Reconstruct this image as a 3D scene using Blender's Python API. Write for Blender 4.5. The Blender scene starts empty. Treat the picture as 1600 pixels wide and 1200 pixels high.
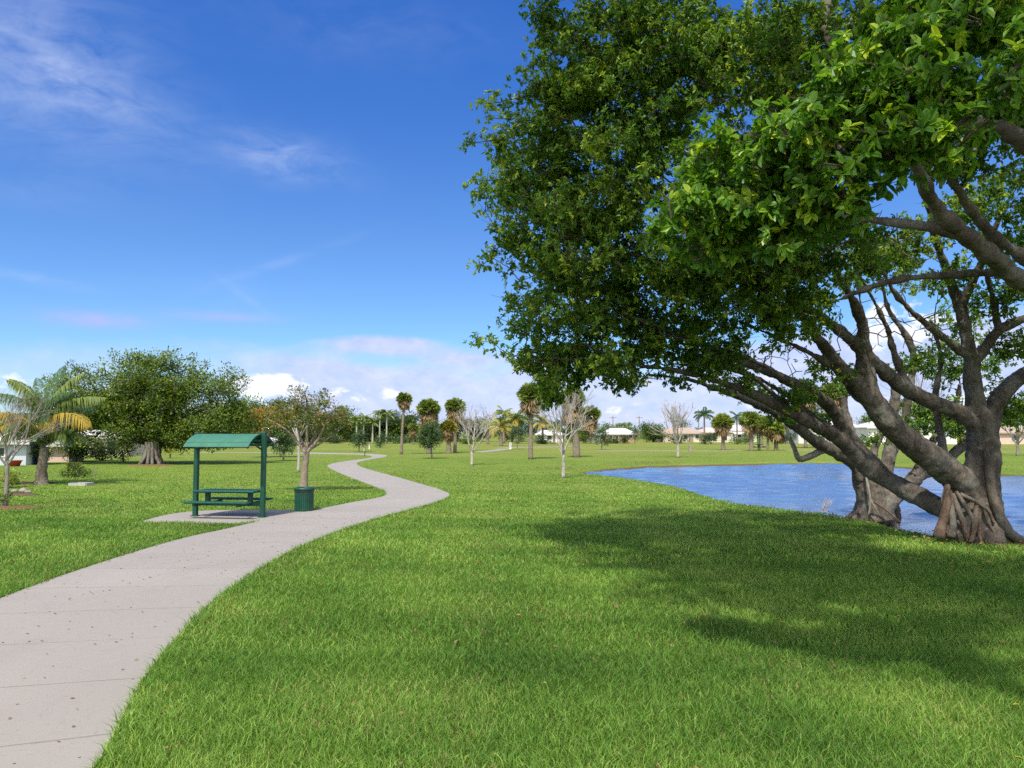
import bpy, math, random
import numpy as np
R = math.radians
random.seed(7)
rng = np.random.default_rng(11)
S = bpy.context.scene
COL = S.collection
CH = 2.3; F = 1180.0; TH = math.atan(75 / F)
SUN_L = np.array([0.17, 0.52, -0.83]); SUN_L = SUN_L / np.linalg.norm(SUN_L)

# ------------------------------------------------------------ picture -> place
def ray(px, py):
    u = (px - 800) / F; v = (600 - py) / F
    return np.array([u, math.cos(TH) - v * math.sin(TH), math.sin(TH) + v * math.cos(TH)])
def G(px, py, z=0.0):
    d = ray(px, py); t = (z - CH) / d[2]
    return np.array([d[0] * t, d[1] * t, z])
def at(px, py, Y):
    d = ray(px, py); t = Y / d[1]
    return np.array([d[0] * t, Y, CH + d[2] * t])
def pm(Y): return Y / F          # metres per picture pixel at depth Y

# ------------------------------------------------------------ mesh builder
class MB:
    def __init__(s): s.V = []; s.n = 0; s.Q = []; s.T = []; s.qt = []; s.tt = []
    def verts(s, v):
        v = np.asarray(v, float).reshape(-1, 3); b = s.n; s.V.append(v); s.n += len(v); return b
    def quads(s, q, tint=0.5):
        q = np.asarray(q, np.int64).reshape(-1, 4); s.Q.append(q); s.qt.append(np.broadcast_to(np.asarray(tint, float), (len(q),)).copy())
    def tris(s, t, tint=0.5):
        t = np.asarray(t, np.int64).reshape(-1, 3); s.T.append(t); s.tt.append(np.broadcast_to(np.asarray(tint, float), (len(t),)).copy())
    def quadsoup(s, P, tint=0.5):
        P = np.asarray(P, float); n = len(P)
        if n == 0: return
        b = s.verts(P.reshape(-1, 3)); s.quads(np.arange(n * 4).reshape(n, 4) + b, tint)
    def trisoup(s, P, tint=0.5):
        P = np.asarray(P, float); n = len(P)
        if n == 0: return
        b = s.verts(P.reshape(-1, 3)); s.tris(np.arange(n * 3).reshape(n, 3) + b, tint)
    def box(s, c, d, rz=0, tint=0.5, taper=1.0):
        x, y, z = np.array(d) / 2.0
        v = np.array([[-x, -y, -z], [x, -y, -z], [x, y, -z], [-x, y, -z], [-x * taper, -y * taper, z], [x * taper, -y * taper, z], [x * taper, y * taper, z], [-x * taper, y * taper, z]])
        cs, sn = math.cos(rz), math.sin(rz)
        v = np.stack([v[:, 0] * cs - v[:, 1] * sn, v[:, 0] * sn + v[:, 1] * cs, v[:, 2]], 1) + np.array(c)
        b = s.verts(v)
        s.quads(np.array([[0, 3, 2, 1], [4, 5, 6, 7], [0, 1, 5, 4], [1, 2, 6, 5], [2, 3, 7, 6], [3, 0, 4, 7]]) + b, tint)
    def bar(s, a, b_, w, h=None, tint=0.5):
        a = np.array(a, float); b_ = np.array(b_, float); h = h or w
        d = b_ - a; L = np.linalg.norm(d); d /= L
        up = np.array([0, 0, 1.0]) if abs(d[2]) < .95 else np.array([0, 1.0, 0])
        r = np.cross(d, up); r /= np.linalg.norm(r); u = np.cross(r, d)
        v = [p + r * sx * w / 2 + u * sz * h / 2 for p in (a, b_) for sx, sz in ((-1, -1), (1, -1), (1, 1), (-1, 1))]
        b = s.verts(v)
        s.quads(np.array([[0, 1, 2, 3], [7, 6, 5, 4], [0, 4, 5, 1], [1, 5, 6, 2], [2, 6, 7, 3], [3, 7, 4, 0]]) + b, tint)
    def tube(s, pts, rad, sides=8, res=4, tint=0.5, wob=0.0, cap=True):
        pts = np.array(pts, float); rad = np.array(rad, float)
        if res > 1 and len(pts) > 1: pts, rad = smooth(pts, rad, res)
        n = len(pts)
        tg = np.gradient(pts, axis=0); tg /= np.linalg.norm(tg, axis=1)[:, None] + 1e-9
        ref = np.array([0, 0, 1.0]) if abs(tg[0, 2]) < .9 else np.array([1.0, 0, 0])
        r = np.cross(tg[0], ref); r /= np.linalg.norm(r)
        ang = np.arange(sides) * 2 * np.pi / sides
        rings = []
        for i in range(n):
            r = r - tg[i] * np.dot(r, tg[i]); r /= np.linalg.norm(r) + 1e-9
            u = np.cross(tg[i], r)
            k = rad[i] * (1 + wob * rng.uniform(-1, 1, sides))
            rings.append(pts[i] + (np.cos(ang) * k)[:, None] * r + (np.sin(ang) * k)[:, None] * u)
        b = s.verts(np.concatenate(rings))
        i = np.arange(n - 1)[:, None] * sides; j = np.arange(sides)[None]; j2 = (j + 1) % sides
        s.quads(np.stack([i + j, i + j2, i + sides + j2, i + sides + j], -1).reshape(-1, 4) + b, tint)
        if cap:
            for k0, fl in ((0, 1), ((n - 1) * sides, 0)):
                c = s.verts([pts[0] if fl else pts[-1]])
                jj = np.arange(sides); a2 = (jj + 1) % sides
                t = np.stack([np.full(sides, c), b + k0 + (a2 if fl else jj), b + k0 + (jj if fl else a2)], 1)
                s.tris(t, tint)
    def lathe(s, prof, sides=24, c=(0, 0, 0), tint=0.5):
        prof = np.array(prof, float); n = len(prof); a = np.arange(sides) * 2 * np.pi / sides
        v = np.stack([prof[:, 0:1] * np.cos(a), prof[:, 0:1] * np.sin(a), np.repeat(prof[:, 1:2], sides, 1)], -1).reshape(-1, 3) + np.array(c)
        b = s.verts(v); i = np.arange(n - 1)[:, None] * sides; j = np.arange(sides)[None]; j2 = (j + 1) % sides
        s.quads(np.stack([i + j, i + j2, i + sides + j2, i + sides + j], -1).reshape(-1, 4) + b, tint)
    def edges(s, A, B, ra, rb, sides=4, tint=0.5):
        d = B - A; L = np.linalg.norm(d, axis=1)[:, None] + 1e-9; d = d / L
        ref = np.where(np.abs(d[:, 2:3]) < .9, np.array([[0, 0, 1.0]]), np.array([[1.0, 0, 0]]))
        r = np.cross(d, ref); r /= np.linalg.norm(r, axis=1)[:, None]; u = np.cross(d, r)
        a = np.arange(sides) * 2 * np.pi / sides
        off = np.cos(a)[None, :, None] * r[:, None] + np.sin(a)[None, :, None] * u[:, None]
        v = np.concatenate([A[:, None] + off * ra[:, None, None], B[:, None] + off * rb[:, None, None]], 1)
        b = s.verts(v.reshape(-1, 3)); n = len(A)
        i = np.arange(n)[:, None] * 2 * sides; j = np.arange(sides)[None]; j2 = (j + 1) % sides
        s.quads(np.stack([i + j, i + j2, i + sides + j2, i + sides + j], -1).reshape(-1, 4) + b, tint)
    def build(s, name, mat, parent=None, origin=(0, 0, 0), smooth_=False, tint=True):
        me = bpy.data.meshes.new(name)
        V = np.concatenate(s.V) - np.array(origin, float)
        Q = np.concatenate(s.Q) if s.Q else np.zeros((0, 4), np.int64)
        T = np.concatenate(s.T) if s.T else np.zeros((0, 3), np.int64)
        nq, nt = len(Q), len(T)
        me.vertices.add(len(V)); me.vertices.foreach_set('co', V.astype(np.float32).ravel())
        li = np.concatenate([Q.ravel(), T.ravel()]).astype(np.int32)
        me.loops.add(len(li)); me.loops.foreach_set('vertex_index', li)
        ls = np.concatenate([np.arange(nq) * 4, nq * 4 + np.arange(nt) * 3]).astype(np.int32)
        me.polygons.add(nq + nt); me.polygons.foreach_set('loop_start', ls)
        me.update(calc_edges=True)
        me.polygons.foreach_set('use_smooth', np.full(nq + nt, smooth_, bool))
        if tint:
            a = me.attributes.new('tint', 'FLOAT', 'FACE')
            a.data.foreach_set('value', np.concatenate(s.qt + s.tt).astype(np.float32))
        me.validate()
        me.materials.append(mat)
        o = bpy.data.objects.new(name, me); COL.objects.link(o)
        if parent is not None: o.parent = parent
        else: o.location = origin
        return o

def smooth(P, r, k):
    n = len(P); out = []; rr = []
    Pe = np.vstack([2 * P[0] - P[1], P, 2 * P[-1] - P[-2]])
    for i in range(n - 1):
        p0, p1, p2, p3 = Pe[i], Pe[i + 1], Pe[i + 2], Pe[i + 3]
        for j in range(k):
            t = j / k
            out.append(.5 * (2 * p1 + (p2 - p0) * t + (2 * p0 - 5 * p1 + 4 * p2 - p3) * t * t + (3 * p1 - p0 - 3 * p2 + p3) * t ** 3))
            rr.append(r[i] * (1 - t) + r[i + 1] * t)
    out.append(P[-1]); rr.append(r[-1])
    return np.array(out), np.array(rr)

def tag(o, label=None, cat=None, group=None, kind=None):
    if label: o['label'] = label
    if cat: o['category'] = cat
    if group: o['group'] = group
    if kind: o['kind'] = kind
    return o
def ent(name, label, cat, loc, group=None):
    o = bpy.data.objects.new(name, None); COL.objects.link(o); o.location = [float(v) for v in loc]
    o.empty_display_size = .2
    return tag(o, label, cat, group)

# ------------------------------------------------------------ materials
class NT:
    def __init__(s, nt): s.nt = nt; s.N = nt.nodes; s.L = nt.links
    def n(s, t, **k):
        x = s.N.new(t)
        for a, v in k.items(): setattr(x, a, v)
        return x
    def put(s, sock, v):
        if isinstance(v, bpy.types.NodeSocket): s.L.new(v, sock)
        elif v is not None:
            if sock.type == 'RGBA' and len(v) == 3: v = (*v, 1)
            sock.default_value = v
    def m(s, op, a, b=None, c=None, clamp=False):
        x = s.n('ShaderNodeMath', operation=op, use_clamp=clamp)
        for i, v in enumerate((a, b, c)):
            if v is not None: s.put(x.inputs[i], v)
        return x.outputs[0]
    def mix(s, f, a, b, blend='MIX'):
        x = s.n('ShaderNodeMix', data_type='RGBA', blend_type=blend)
        s.put(x.inputs[0], f); s.put(x.inputs[6], a); s.put(x.inputs[7], b); return x.outputs[2]
    def ramp(s, f, stops, interp='LINEAR'):
        x = s.n('ShaderNodeValToRGB'); e = x.color_ramp.elements; x.color_ramp.interpolation = interp
        while len(e) < len(stops): e.new(.5)
        for el, (p, c) in zip(e, stops): el.position = p; el.color = (*c, 1) if len(c) == 3 else c
        s.put(x.inputs[0], f); return x.outputs[0]
    def noise(s, vec, scale, detail=4, rough=.55, dist=0, out=0):
        x = s.n('ShaderNodeTexNoise'); s.put(x.inputs['Vector'], vec)
        x.inputs['Scale'].default_value = scale; x.inputs['Detail'].default_value = detail
        x.inputs['Roughness'].default_value = rough; x.inputs['Distortion'].default_value = dist
        return x.outputs[out]
    def mapr(s, v, a, b, c=0., d=1.):
        x = s.n('ShaderNodeMapRange'); s.put(x.inputs[0], v)
        for i, k in enumerate((a, b, c, d)): x.inputs[i + 1].default_value = k
        return x.outputs[0]
    def scale(s, vec, sc):
        x = s.n('ShaderNodeMapping'); s.put(x.inputs[0], vec); x.inputs['Scale'].default_value = sc; return x.outputs[0]
    def bump(s, h, strength, dist):
        x = s.n('ShaderNodeBump'); s.put(x.inputs['Height'], h)
        x.inputs['Strength'].default_value = strength; x.inputs['Distance'].default_value = dist; return x.outputs[0]
def newmat(name):
    m = bpy.data.materials.new(name); m.use_nodes = True; m.node_tree.nodes.clear()
    t = NT(m.node_tree); out = t.n('ShaderNodeOutputMaterial'); return m, t, out
def principled(t, out, col, rough=.6, normal=None, spec=.5, metal=0, link=True):
    p = t.n('ShaderNodeBsdfPrincipled'); t.put(p.inputs['Base Color'], col); t.put(p.inputs['Roughness'], rough)
    p.inputs['Specular IOR Level'].default_value = spec; p.inputs['Metallic'].default_value = metal
    if normal is not None: t.put(p.inputs['Normal'], normal)
    if link: t.L.new(p.outputs[0], out.inputs[0])
    return p
def leafmat(name, stops, rough=.45, spec=.4, trans=.3, tcol=1.6):
    m, t, out = newmat(name)
    a = t.n('ShaderNodeAttribute', attribute_name='tint')
    c = t.ramp(a.outputs['Fac'], stops)
    p = principled(t, out, c, rough, spec=spec, link=False)
    tr = t.n('ShaderNodeBsdfTranslucent')
    c2 = t.mix(1.0, c, (tcol, tcol * 1.05, tcol * .5), 'MULTIPLY'); t.put(tr.inputs[0], c2)
    mx = t.n('ShaderNodeMixShader'); mx.inputs[0].default_value = trans
    t.L.new(p.outputs[0], mx.inputs[1]); t.L.new(tr.outputs[0], mx.inputs[2]); t.L.new(mx.outputs[0], out.inputs[0])
    return m
def barkmat(name, c1, c2, c3, sc=3, bumpd=.02, stretch=(1, 1, .35)):
    m, t, out = newmat(name)
    g = t.n('ShaderNodeTexCoord').outputs['Object']
    v = t.scale(g, stretch)
    n1 = t.noise(v, sc, 8, .65, .4); n2 = t.noise(g, sc * .45, 4, .6); n3 = t.noise(v, sc * 7, 5, .7)
    c = t.mix(t.mapr(n1, .42, .58), c1, c2)
    c = t.mix(t.mapr(n2, .53, .58), c, c3)
    n5 = t.noise(g, sc * 2.3, 5, .7); c = t.mix(t.mapr(n5, .58, .63, 0, .6), c, tuple(min(1, x * 1.35) for x in c3)); c = t.mix(t.mapr(n5, .42, .36, 0, .6), c, tuple(x * .5 for x in c1))
    c = t.mix(t.mapr(n3, .3, .75, .0, .55), c, tuple(x * .45 for x in c1))
    h = t.m('ADD', t.m('MULTIPLY', n1, .7), t.m('MULTIPLY', n3, .45))
    principled(t, out, c, .9, t.bump(h, .9, bumpd), spec=.2)
    return m
def plain(name, col, rough=.5, spec=.5, var=.12, sc=6, bump=0, metal=0):
    m, t, out = newmat(name)
    g = t.n('ShaderNodeTexCoord').outputs['Object']
    n = t.noise(g, sc, 6, .65)
    c = t.mix(t.mapr(n, .3, .7), tuple(x * (1 - var) for x in col), tuple(min(1, x * (1 + var)) for x in col))
    nn = t.bump(t.noise(g, sc * 8, 3), .3, bump) if bump else None
    principled(t, out, c, rough, nn, spec, metal); return m

M = {}
M['fig'] = leafmat('fig_leaf', [(0, (.028, .085, .014)), (.5, (.10, .20, .026)), (.8, (.25, .35, .034)), (1, (.42, .48, .05))], .42, .32, .38)
M['fignear'] = leafmat('fig_leaf_near', [(0, (.03, .10, .014)), (.5, (.085, .20, .02)), (.8, (.20, .34, .025)), (1, (.42, .52, .04))], .38, .35, .38)
M['leaf'] = leafmat('leaf_green', [(0, (.03, .065, .012)), (.5, (.095, .16, .022)), (1, (.24, .30, .04))], .5, .3, .25)
M['leafdark'] = leafmat('leaf_dark', [(0, (.022, .045, .014)), (.6, (.05, .085, .022)), (1, (.11, .15, .035))], .55, .3, .2)
M['leafblue'] = leafmat('leaf_oak', [(0, (.028, .06, .022)), (.5, (.055, .11, .034)), (1, (.11, .18, .05))], .55, .3, .2)
M['leaforange'] = leafmat('leaf_turning', [(0, (.05, .085, .018)), (.45, (.13, .17, .028)), (.8, (.26, .22, .035)), (1, (.42, .19, .04))], .55, .3, .3)
M['frond'] = leafmat('palm_frond', [(0, (.06, .10, .02)), (.6, (.16, .22, .04)), (1, (.32, .35, .07))], .4, .5, .2)
M['frondblue'] = leafmat('palm_frond_cool', [(0, (.03, .07, .025)), (.6, (.07, .14, .045)), (1, (.15, .22, .07))], .4, .5, .2)
M['frondyellow'] = leafmat('palm_frond_yellow', [(0, (.25, .19, .03)), (.6, (.42, .3, .04)), (1, (.55, .44, .09))], .5, .3, .25)
M['frondgold'] = leafmat('palm_frond_gold', [(0, (.10, .15, .03)), (.5, (.22, .24, .04)), (1, (.45, .32, .05))], .5, .3, .25)
M['frondlime'] = leafmat('palm_frond_lime', [(0, (.10, .15, .03)), (.6, (.22, .28, .05)), (1, (.42, .42, .09))], .5, .3, .25)
M['dead'] = leafmat('palm_skirt', [(0, (.10, .065, .03)), (.6, (.22, .15, .07)), (1, (.36, .27, .14))], .8, .2, .12)
M['yellowbush'] = leafmat('croton_leaf', [(0, (.12, .16, .02)), (.5, (.45, .40, .03)), (1, (.7, .58, .05))], .5, .3, .2)
M['figbark'] = barkmat('fig_bark', (.10, .082, .066), (.20, .168, .135), (.19, .18, .15), 3.4, .06)
M['rootbark'] = barkmat('root_bark', (.12, .078, .055), (.22, .15, .105), (.19, .16, .13), 5, .06)
M['twig'] = barkmat('twig_bark', (.07, .052, .036), (.13, .10, .07), (.12, .10, .08), 5, .01)
M['greybark'] = barkmat('grey_bark', (.22, .19, .15), (.34, .31, .26), (.28, .27, .22), 4, .02)
M['palmbark'] = barkmat('palm_bark', (.18, .14, .10), (.30, .25, .19), (.24, .21, .17), 5, .02, (1, 1, 2.5))
M['royalbark'] = barkmat('royal_palm_bark', (.4, .37, .32), (.5, .47, .42), (.33, .32, .28), 3, .01)
M['whitebark'] = barkmat('pale_bark', (.42, .37, .31), (.56, .51, .45), (.32, .29, .25), 4, .01)
M['tanbark'] = barkmat('tan_bark', (.26, .20, .15), (.38, .31, .25), (.24, .21, .17), 4, .01)
M['darkbark'] = barkmat('dark_bark', (.07, .055, .04), (.12, .095, .07), (.10, .09, .07), 3, .02)
M['green'] = plain('green_paint', (.007, .062, .036), .45, .4, .18, 5)
M['greenroof'] = plain('green_roof_paint', (.046, .155, .105), .65, .25, .15, 3)
M['greenmesh'] = plain('green_bench_coating', (.012, .085, .06), .5, .4, .2, 60, .003)
M['black'] = plain('black_plastic', (.012, .012, .013), .35, .5, .2, 8)
M['blackbag'] = plain('liner', (.02, .02, .022), .3, .6, .3, 20, .02)
M['steel'] = plain('steel', (.35, .35, .34), .35, .5, .1, 5, 0, .9)
M['white'] = plain('white_paint', (.64, .63, .60), .7, .3, .05, 1.5)
M['cream'] = plain('cream_wall', (.62, .52, .40), .8, .3, .06, 1.5)
M['pink'] = plain('pink_wall', (.62, .33, .27), .8, .3, .06, 1.5)
M['palepink'] = plain('pale_pink_wall', (.6, .44, .36), .8, .3, .06, 1.5)
M['bluewhite'] = plain('pale_blue_wall', (.46, .50, .54), .8, .3, .05, 1.5)
M['roofwhite'] = plain('white_roof', (.52, .50, .49), .7, .2, .1, 1)
M['rooftan'] = plain('tan_roof', (.36, .28, .22), .8, .2, .15, 2)
M['roofpink'] = plain('pinkish_roof', (.55, .42, .38), .8, .2, .1, 2)
M['glass'] = plain('window_glass', (.03, .045, .05), .08, .8, .3, 1)
M['door'] = plain('door_paint', (.25, .22, .18), .5, .3, .1, 3)
M['red'] = plain('red_glaze', (.32, .03, .025), .4, .5, .15, 8)
M['blue'] = plain('blue_plastic', (.015, .03, .12), .4, .5, .1, 8)
M['planter'] = plain('planter_stone', (.36, .36, .32), .8, .3, .15, 8)
M['rock'] = plain('rock', (.30, .26, .21), .9, .2, .3, 6, .02)
M['mulch'] = plain('mulch', (.15, .085, .05), .95, .1, .5, 25, .03)
M['soil'] = plain('dark_soil', (.10, .07, .045), .95, .1, .4, 20, .03)
M['wood'] = plain('pole_wood', (.22, .18, .14), .9, .2, .2, 4)
M['drygrass'] = plain('dry_plume', (.40, .35, .30), .9, .2, .2, 10)

# ------------------------------------------------------------ polygons of the ground plan
def P2(lst, z=0.0): return np.array([G(x, y, z)[:2] for x, y in lst])
def chaikin(P, k=2, closed=False):
    for _ in range(k):
        Q = []
        n = len(P)
        rngi = range(n) if closed else range(n - 1)
        if not closed: Q.append(P[0])
        for i in rngi:
            a, b = P[i], P[(i + 1) % n]; Q += [.75 * a + .25 * b, .25 * a + .75 * b]
        if not closed: Q.append(P[-1])
        P = np.array(Q)
    return P
near_sh = P2([(898, 736.5), (930, 739.5), (970, 744), (1010, 749), (1060, 757), (1090, 768), (1130, 779), (1180, 788), (1230, 794), (1290, 799), (1340, 808), (1400, 822), (1450, 833), (1520, 842), (1600, 850), (1720, 858)])
far_sh = P2([(1800, 742), (1700, 741), (1600, 738), (1545, 736), (1470, 731), (1395, 725), (1300, 720), (1200, 721), (1100, 723), (1020, 724.5), (960, 728), (920, 732)])
LAKE = chaikin(np.vstack([near_sh, far_sh]), 2, True)
pl = [(358, 826), (300, 838), (250, 851), (150, 882), (60, 913), (0, 936)]
left_edge = np.vstack([[[-4.1, -6]], [[-4.6, -2]], [[-5.2, 2]], [[-6.0, 5.5]], [[-6.7, 8.6]], P2(pl[::-1]),
    P2([(400, 816), (450, 806), (490, 797.5), (550, 785), (597, 777.5), (606, 771), (588, 761), (560, 751), (532, 740), (513, 731), (511, 727), (524, 723), (552, 719), (578, 716), (583, 713.5), (575, 711.2), (545, 710), (500, 709.4), (440, 708.6)])])
right_edge = np.vstack([[[-1.4, -6]], [[-1.8, -2]], [[-2.3, 2]],
    P2([(155, 1200), (188, 1130), (213, 1080), (240, 1040), (283, 990), (332, 940), (400, 893), (450, 864), (500, 842), (560, 820), (620, 802), (680, 787), (706, 776), (700, 769), (660, 757), (620, 745.5), (580, 735), (559, 728), (556, 723), (575, 718.5), (604, 714), (606, 711.6), (590, 709.6), (550, 708.3), (500, 707.4), (440, 706.6)])])
def resamp(P, n):
    P = chaikin(P, 2); d = np.r_[0, np.cumsum(np.linalg.norm(np.diff(P, axis=0), axis=1))]
    t = np.linspace(0, d[-1], n); return np.stack([np.interp(t, d, P[:, 0]), np.interp(t, d, P[:, 1])], 1)
NP = 700
LE = resamp(left_edge, NP); RE = resamp(right_edge, NP)
# pair each left sample with its nearest right sample, kept in order
def pair(A, B):
    m = np.empty(len(A), int); last = 0
    for i, p in enumerate(A):
        seg = B[last:last + 60]; k = last + int(np.argmin(((seg - p) ** 2).sum(1))); m[i] = k; last = k
    return m
PATH = np.vstack([LE, RE[::-1]])
PAD = chaikin(P2([(392, 818), (350, 819.5), (300, 817), (250, 816.5), (218, 816), (235, 811), (262, 804), (300, 799), (350, 797.3), (420, 797), (492, 797.3), (470, 803)]), 1, True)

def inside(P, poly):
    x, y = P[:, 0], P[:, 1]; r = np.zeros(len(P), bool); n = len(poly); j = n - 1
    bb = (x > poly[:, 0].min()) & (x < poly[:, 0].max()) & (y > poly[:, 1].min()) & (y < poly[:, 1].max())
    idx = np.nonzero(bb)[0]; x = x[idx]; y = y[idx]; rr = np.zeros(len(idx), bool)
    for i in range(n):
        xi, yi = poly[i]; xj, yj = poly[j]
        if yi != yj:
            c = ((yi > y) != (yj > y)) & (x < (xj - xi) * (y - yi) / (yj - yi) + xi); rr ^= c
        j = i
    r[idx] = rr; return r
def sdist(P, poly):
    d = np.full(len(P), 1e9); n = len(poly)
    for i in range(n):
        a = poly[i]; b = poly[(i + 1) % n]; ab = b - a; t = np.clip(((P - a) @ ab) / (ab @ ab + 1e-12), 0, 1)
        d = np.minimum(d, np.linalg.norm(P - (a + t[:, None] * ab), axis=1))
    return d
WZ = -0.24
def lakez(P):
    P = np.asarray(P, float).reshape(-1, 2); z = np.zeros(len(P))
    bb = (P[:, 0] > LAKE[:, 0].min() - 3) & (P[:, 0] < LAKE[:, 0].max() + 3) & (P[:, 1] > LAKE[:, 1].min() - 3) & (P[:, 1] < LAKE[:, 1].max() + 3)
    i = np.nonzero(bb)[0]
    if len(i):
        q = P[i]; d = sdist(q, LAKE); s = inside(q, LAKE); d = np.where(s, d, -d)
        d = d + .12 * np.sin(q[:, 0] * 2.1) + .1 * np.sin(q[:, 1] * 3.3 + q[:, 0])
        t = np.clip((d + .25) / 1.3, 0, 1); z[i] = -.62 * t * t * (3 - 2 * t) - .05 * np.clip((d + 1.6) / 1.6, 0, 1)
    return z

# ---- ground sheet
def axis(lo, hi, step, far_lo, far_hi):
    core = list(np.arange(lo, hi, step)); s = step; v = hi; up = []
    while v < far_hi: up.append(v); s *= 1.18; v += s
    up.append(far_hi); s = step; v = lo; dn = []
    while v > far_lo: s *= 1.18; v -= s; dn.append(v)
    return np.array(dn[::-1] + core + up)
xs = axis(-2, 52, .4, -900, 900); ys = axis(14, 66, .4, -60, 1500)
X, Y = np.meshgrid(xs, ys); GP = np.stack([X.ravel(), Y.ravel()], 1)
GZ = lakez(GP)
b = MB(); b.verts(np.column_stack([GP, GZ])); nx, ny = len(xs), len(ys)
i = np.arange(ny - 1)[:, None] * nx; j = np.arange(nx - 1)[None]
b.quads(np.stack([i + j, i + j + 1, i + nx + j + 1, i + nx + j], -1).reshape(-1, 4))
m, t, out = newmat('lawn')
g = t.n('ShaderNodeNewGeometry'); pos = g.outputs['Position']
n1 = t.noise(pos, .09, 5, .6); n2 = t.noise(t.scale(pos, (1, 1.7, 1)), .6, 5, .6); n3 = t.noise(pos, 9, 6, .7); n4 = t.noise(t.scale(pos, (1, .5, 1)), 45, 3, .7)
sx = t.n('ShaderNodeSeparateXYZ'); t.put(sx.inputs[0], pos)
c = t.mix(t.mapr(n1, .35, .65), (.12, .195, .026), (.175, .235, .036))
c = t.mix(t.mapr(n2, .5, .72, 0, .75), c, (.27, .26, .06))
dryf = t.m('MULTIPLY', t.mapr(sx.outputs[1], 60, 110), t.mapr(t.noise(t.scale(pos, (.5, 1.5, 1)), .06, 4, .6), .4, .6, 0, .8))
c = t.mix(dryf, c, (.27, .23, .07))
c = t.mix(t.mapr(n3, .35, .75, 0, .5), c, (.07, .13, .012))
c = t.mix(t.mapr(n4, .5, .75, 0, .35), c, (.30, .32, .07))
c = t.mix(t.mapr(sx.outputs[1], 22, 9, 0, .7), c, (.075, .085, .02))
soil = t.m('MULTIPLY', t.mapr(sx.outputs[2], -.10, -.20), 1.0)
c = t.mix(soil, c, (.12, .075, .04))
h = t.m('ADD', n4, t.m('MULTIPLY', n3, 1.5))
principled(t, out, c, .9, t.bump(h, .7, .05), spec=.1)
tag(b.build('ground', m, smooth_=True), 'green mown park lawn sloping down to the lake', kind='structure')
# ---- water
b = MB(); wx = np.arange(LAKE[:, 0].min() - 1, 46, .30); wy = np.arange(LAKE[:, 1].min() - 1, LAKE[:, 1].max() + 1, .13)
WX, WY = np.meshgrid(wx, wy); WH = np.zeros_like(WX)
for k in range(22):
    lam = rng.uniform(.55, 2.4); th = rng.normal(1.35, .5); kk = 2 * math.pi / lam; WH += .0085 * lam * np.sin(kk * (WX * math.cos(th) + WY * math.sin(th)) + rng.uniform(0, 6.28) + .8 * np.sin(WX * .31 + k) + .6 * np.sin(WY * .23 + 2 * k))
WH *= .55 + .45 * np.sin(WX * .21 + .5 * np.sin(WY * .3)) * np.sin(WY * .17 + 1)
b.verts(np.stack([WX, WY, WZ + WH], -1).reshape(-1, 3)); nwx = len(wx); i = np.arange(len(wy) - 1)[:, None] * nwx; j = np.arange(nwx - 1)[None]
b.quads(np.stack([i + j, i + j + 1, i + nwx + j + 1, i + nwx + j], -1).reshape(-1, 4))
b.quadsoup([[[46, wy[0], WZ], [LAKE[:, 0].max() + 1, wy[0], WZ], [LAKE[:, 0].max() + 1, wy[-1], WZ], [46, wy[-1], WZ]]])
m, t, out = newmat('lake_water')
pos = t.n('ShaderNodeNewGeometry').outputs['Position']
w1 = t.noise(t.scale(pos, (.45, 1.15, 1)), 1.5, 4, .6, .5); w2 = t.noise(t.scale(pos, (1, 1.8, 1)), 5, 4, .6, .3); w3 = t.noise(pos, .12, 3, .5)
h = t.m('MULTIPLY', t.m('ADD', w1, t.m('MULTIPLY', w2, .45)), t.mapr(w3, .35, .65, .45, 1.0))
p = principled(t, out, (.085, .145, .27), .10, t.bump(h, .5, .12), spec=.5)
p.inputs['IOR'].default_value = 1.45
tag(b.build('lake_water', m, smooth_=True), 'rippled blue lake reflecting the sky', kind='structure')
# ---- path
m, t, out = newmat('concrete')
pos = t.n('ShaderNodeNewGeometry').outputs['Position']; uv = t.n('ShaderNodeAttribute', attribute_name='along')
n1 = t.noise(pos, .7, 6, .65); n2 = t.noise(pos, 14, 6, .75); n3 = t.noise(pos, 90, 2, .5); n4 = t.noise(t.scale(pos, (1, .4, 1)), 2.2, 6, .7, .8)
c = t.mix(t.mapr(n1, .3, .7), (.275, .25, .22), (.33, .302, .268))
c = t.mix(t.mapr(n2, .4, .75, 0, .35), c, (.30, .275, .245))
c = t.mix(t.mapr(n3, .55, .75, 0, .3), c, (.24, .22, .2))
c = t.mix(t.mapr(n4, .55, .75, 0, .45), c, (.27, .25, .23))
sl = t.n('ShaderNodeTexWhiteNoise', noise_dimensions='1D'); t.put(sl.inputs['W'], t.m('FLOOR', t.m('DIVIDE', t.m('ADD', uv.outputs['Fac'], .76), 1.52)))
c = t.mix(t.mapr(sl.outputs['Value'], 0, 1, 0, .16), c, (.22, .19, .165))
n6 = t.noise(t.scale(pos, (1, 1, 1)), 1.1, 3, .5, 2.5); c = t.mix(t.mapr(t.m('ABSOLUTE', t.m('SUBTRACT', n6, .5)), .0015, .004, .35, 0), c, (.16, .14, .12))
n7 = t.noise(pos, .35, 5, .65); c = t.mix(t.mapr(n7, .52, .62, 0, .3), c, (.24, .215, .19))
fr = t.m('FRACT', t.m('DIVIDE', t.m('ADD', uv.outputs['Fac'], t.m('MULTIPLY', n2, .01)), 1.52))
jd = t.m('ABSOLUTE', t.m('SUBTRACT', fr, .5)); jm = t.mapr(jd, .0045, .009, 1, 0)
c = t.mix(t.m('MULTIPLY', jm, t.mapr(n1, .35, .6, .12, .45)), c, (.11, .095, .08))
h = t.m('SUBTRACT', t.m('MULTIPLY', n3, .15), jm)
principled(t, out, c, .85, t.bump(h, .6, .01), spec=.25)
M['concrete'] = m
pr = pair(LE, RE); K = 6
b = MB(); ZP = .014
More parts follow.
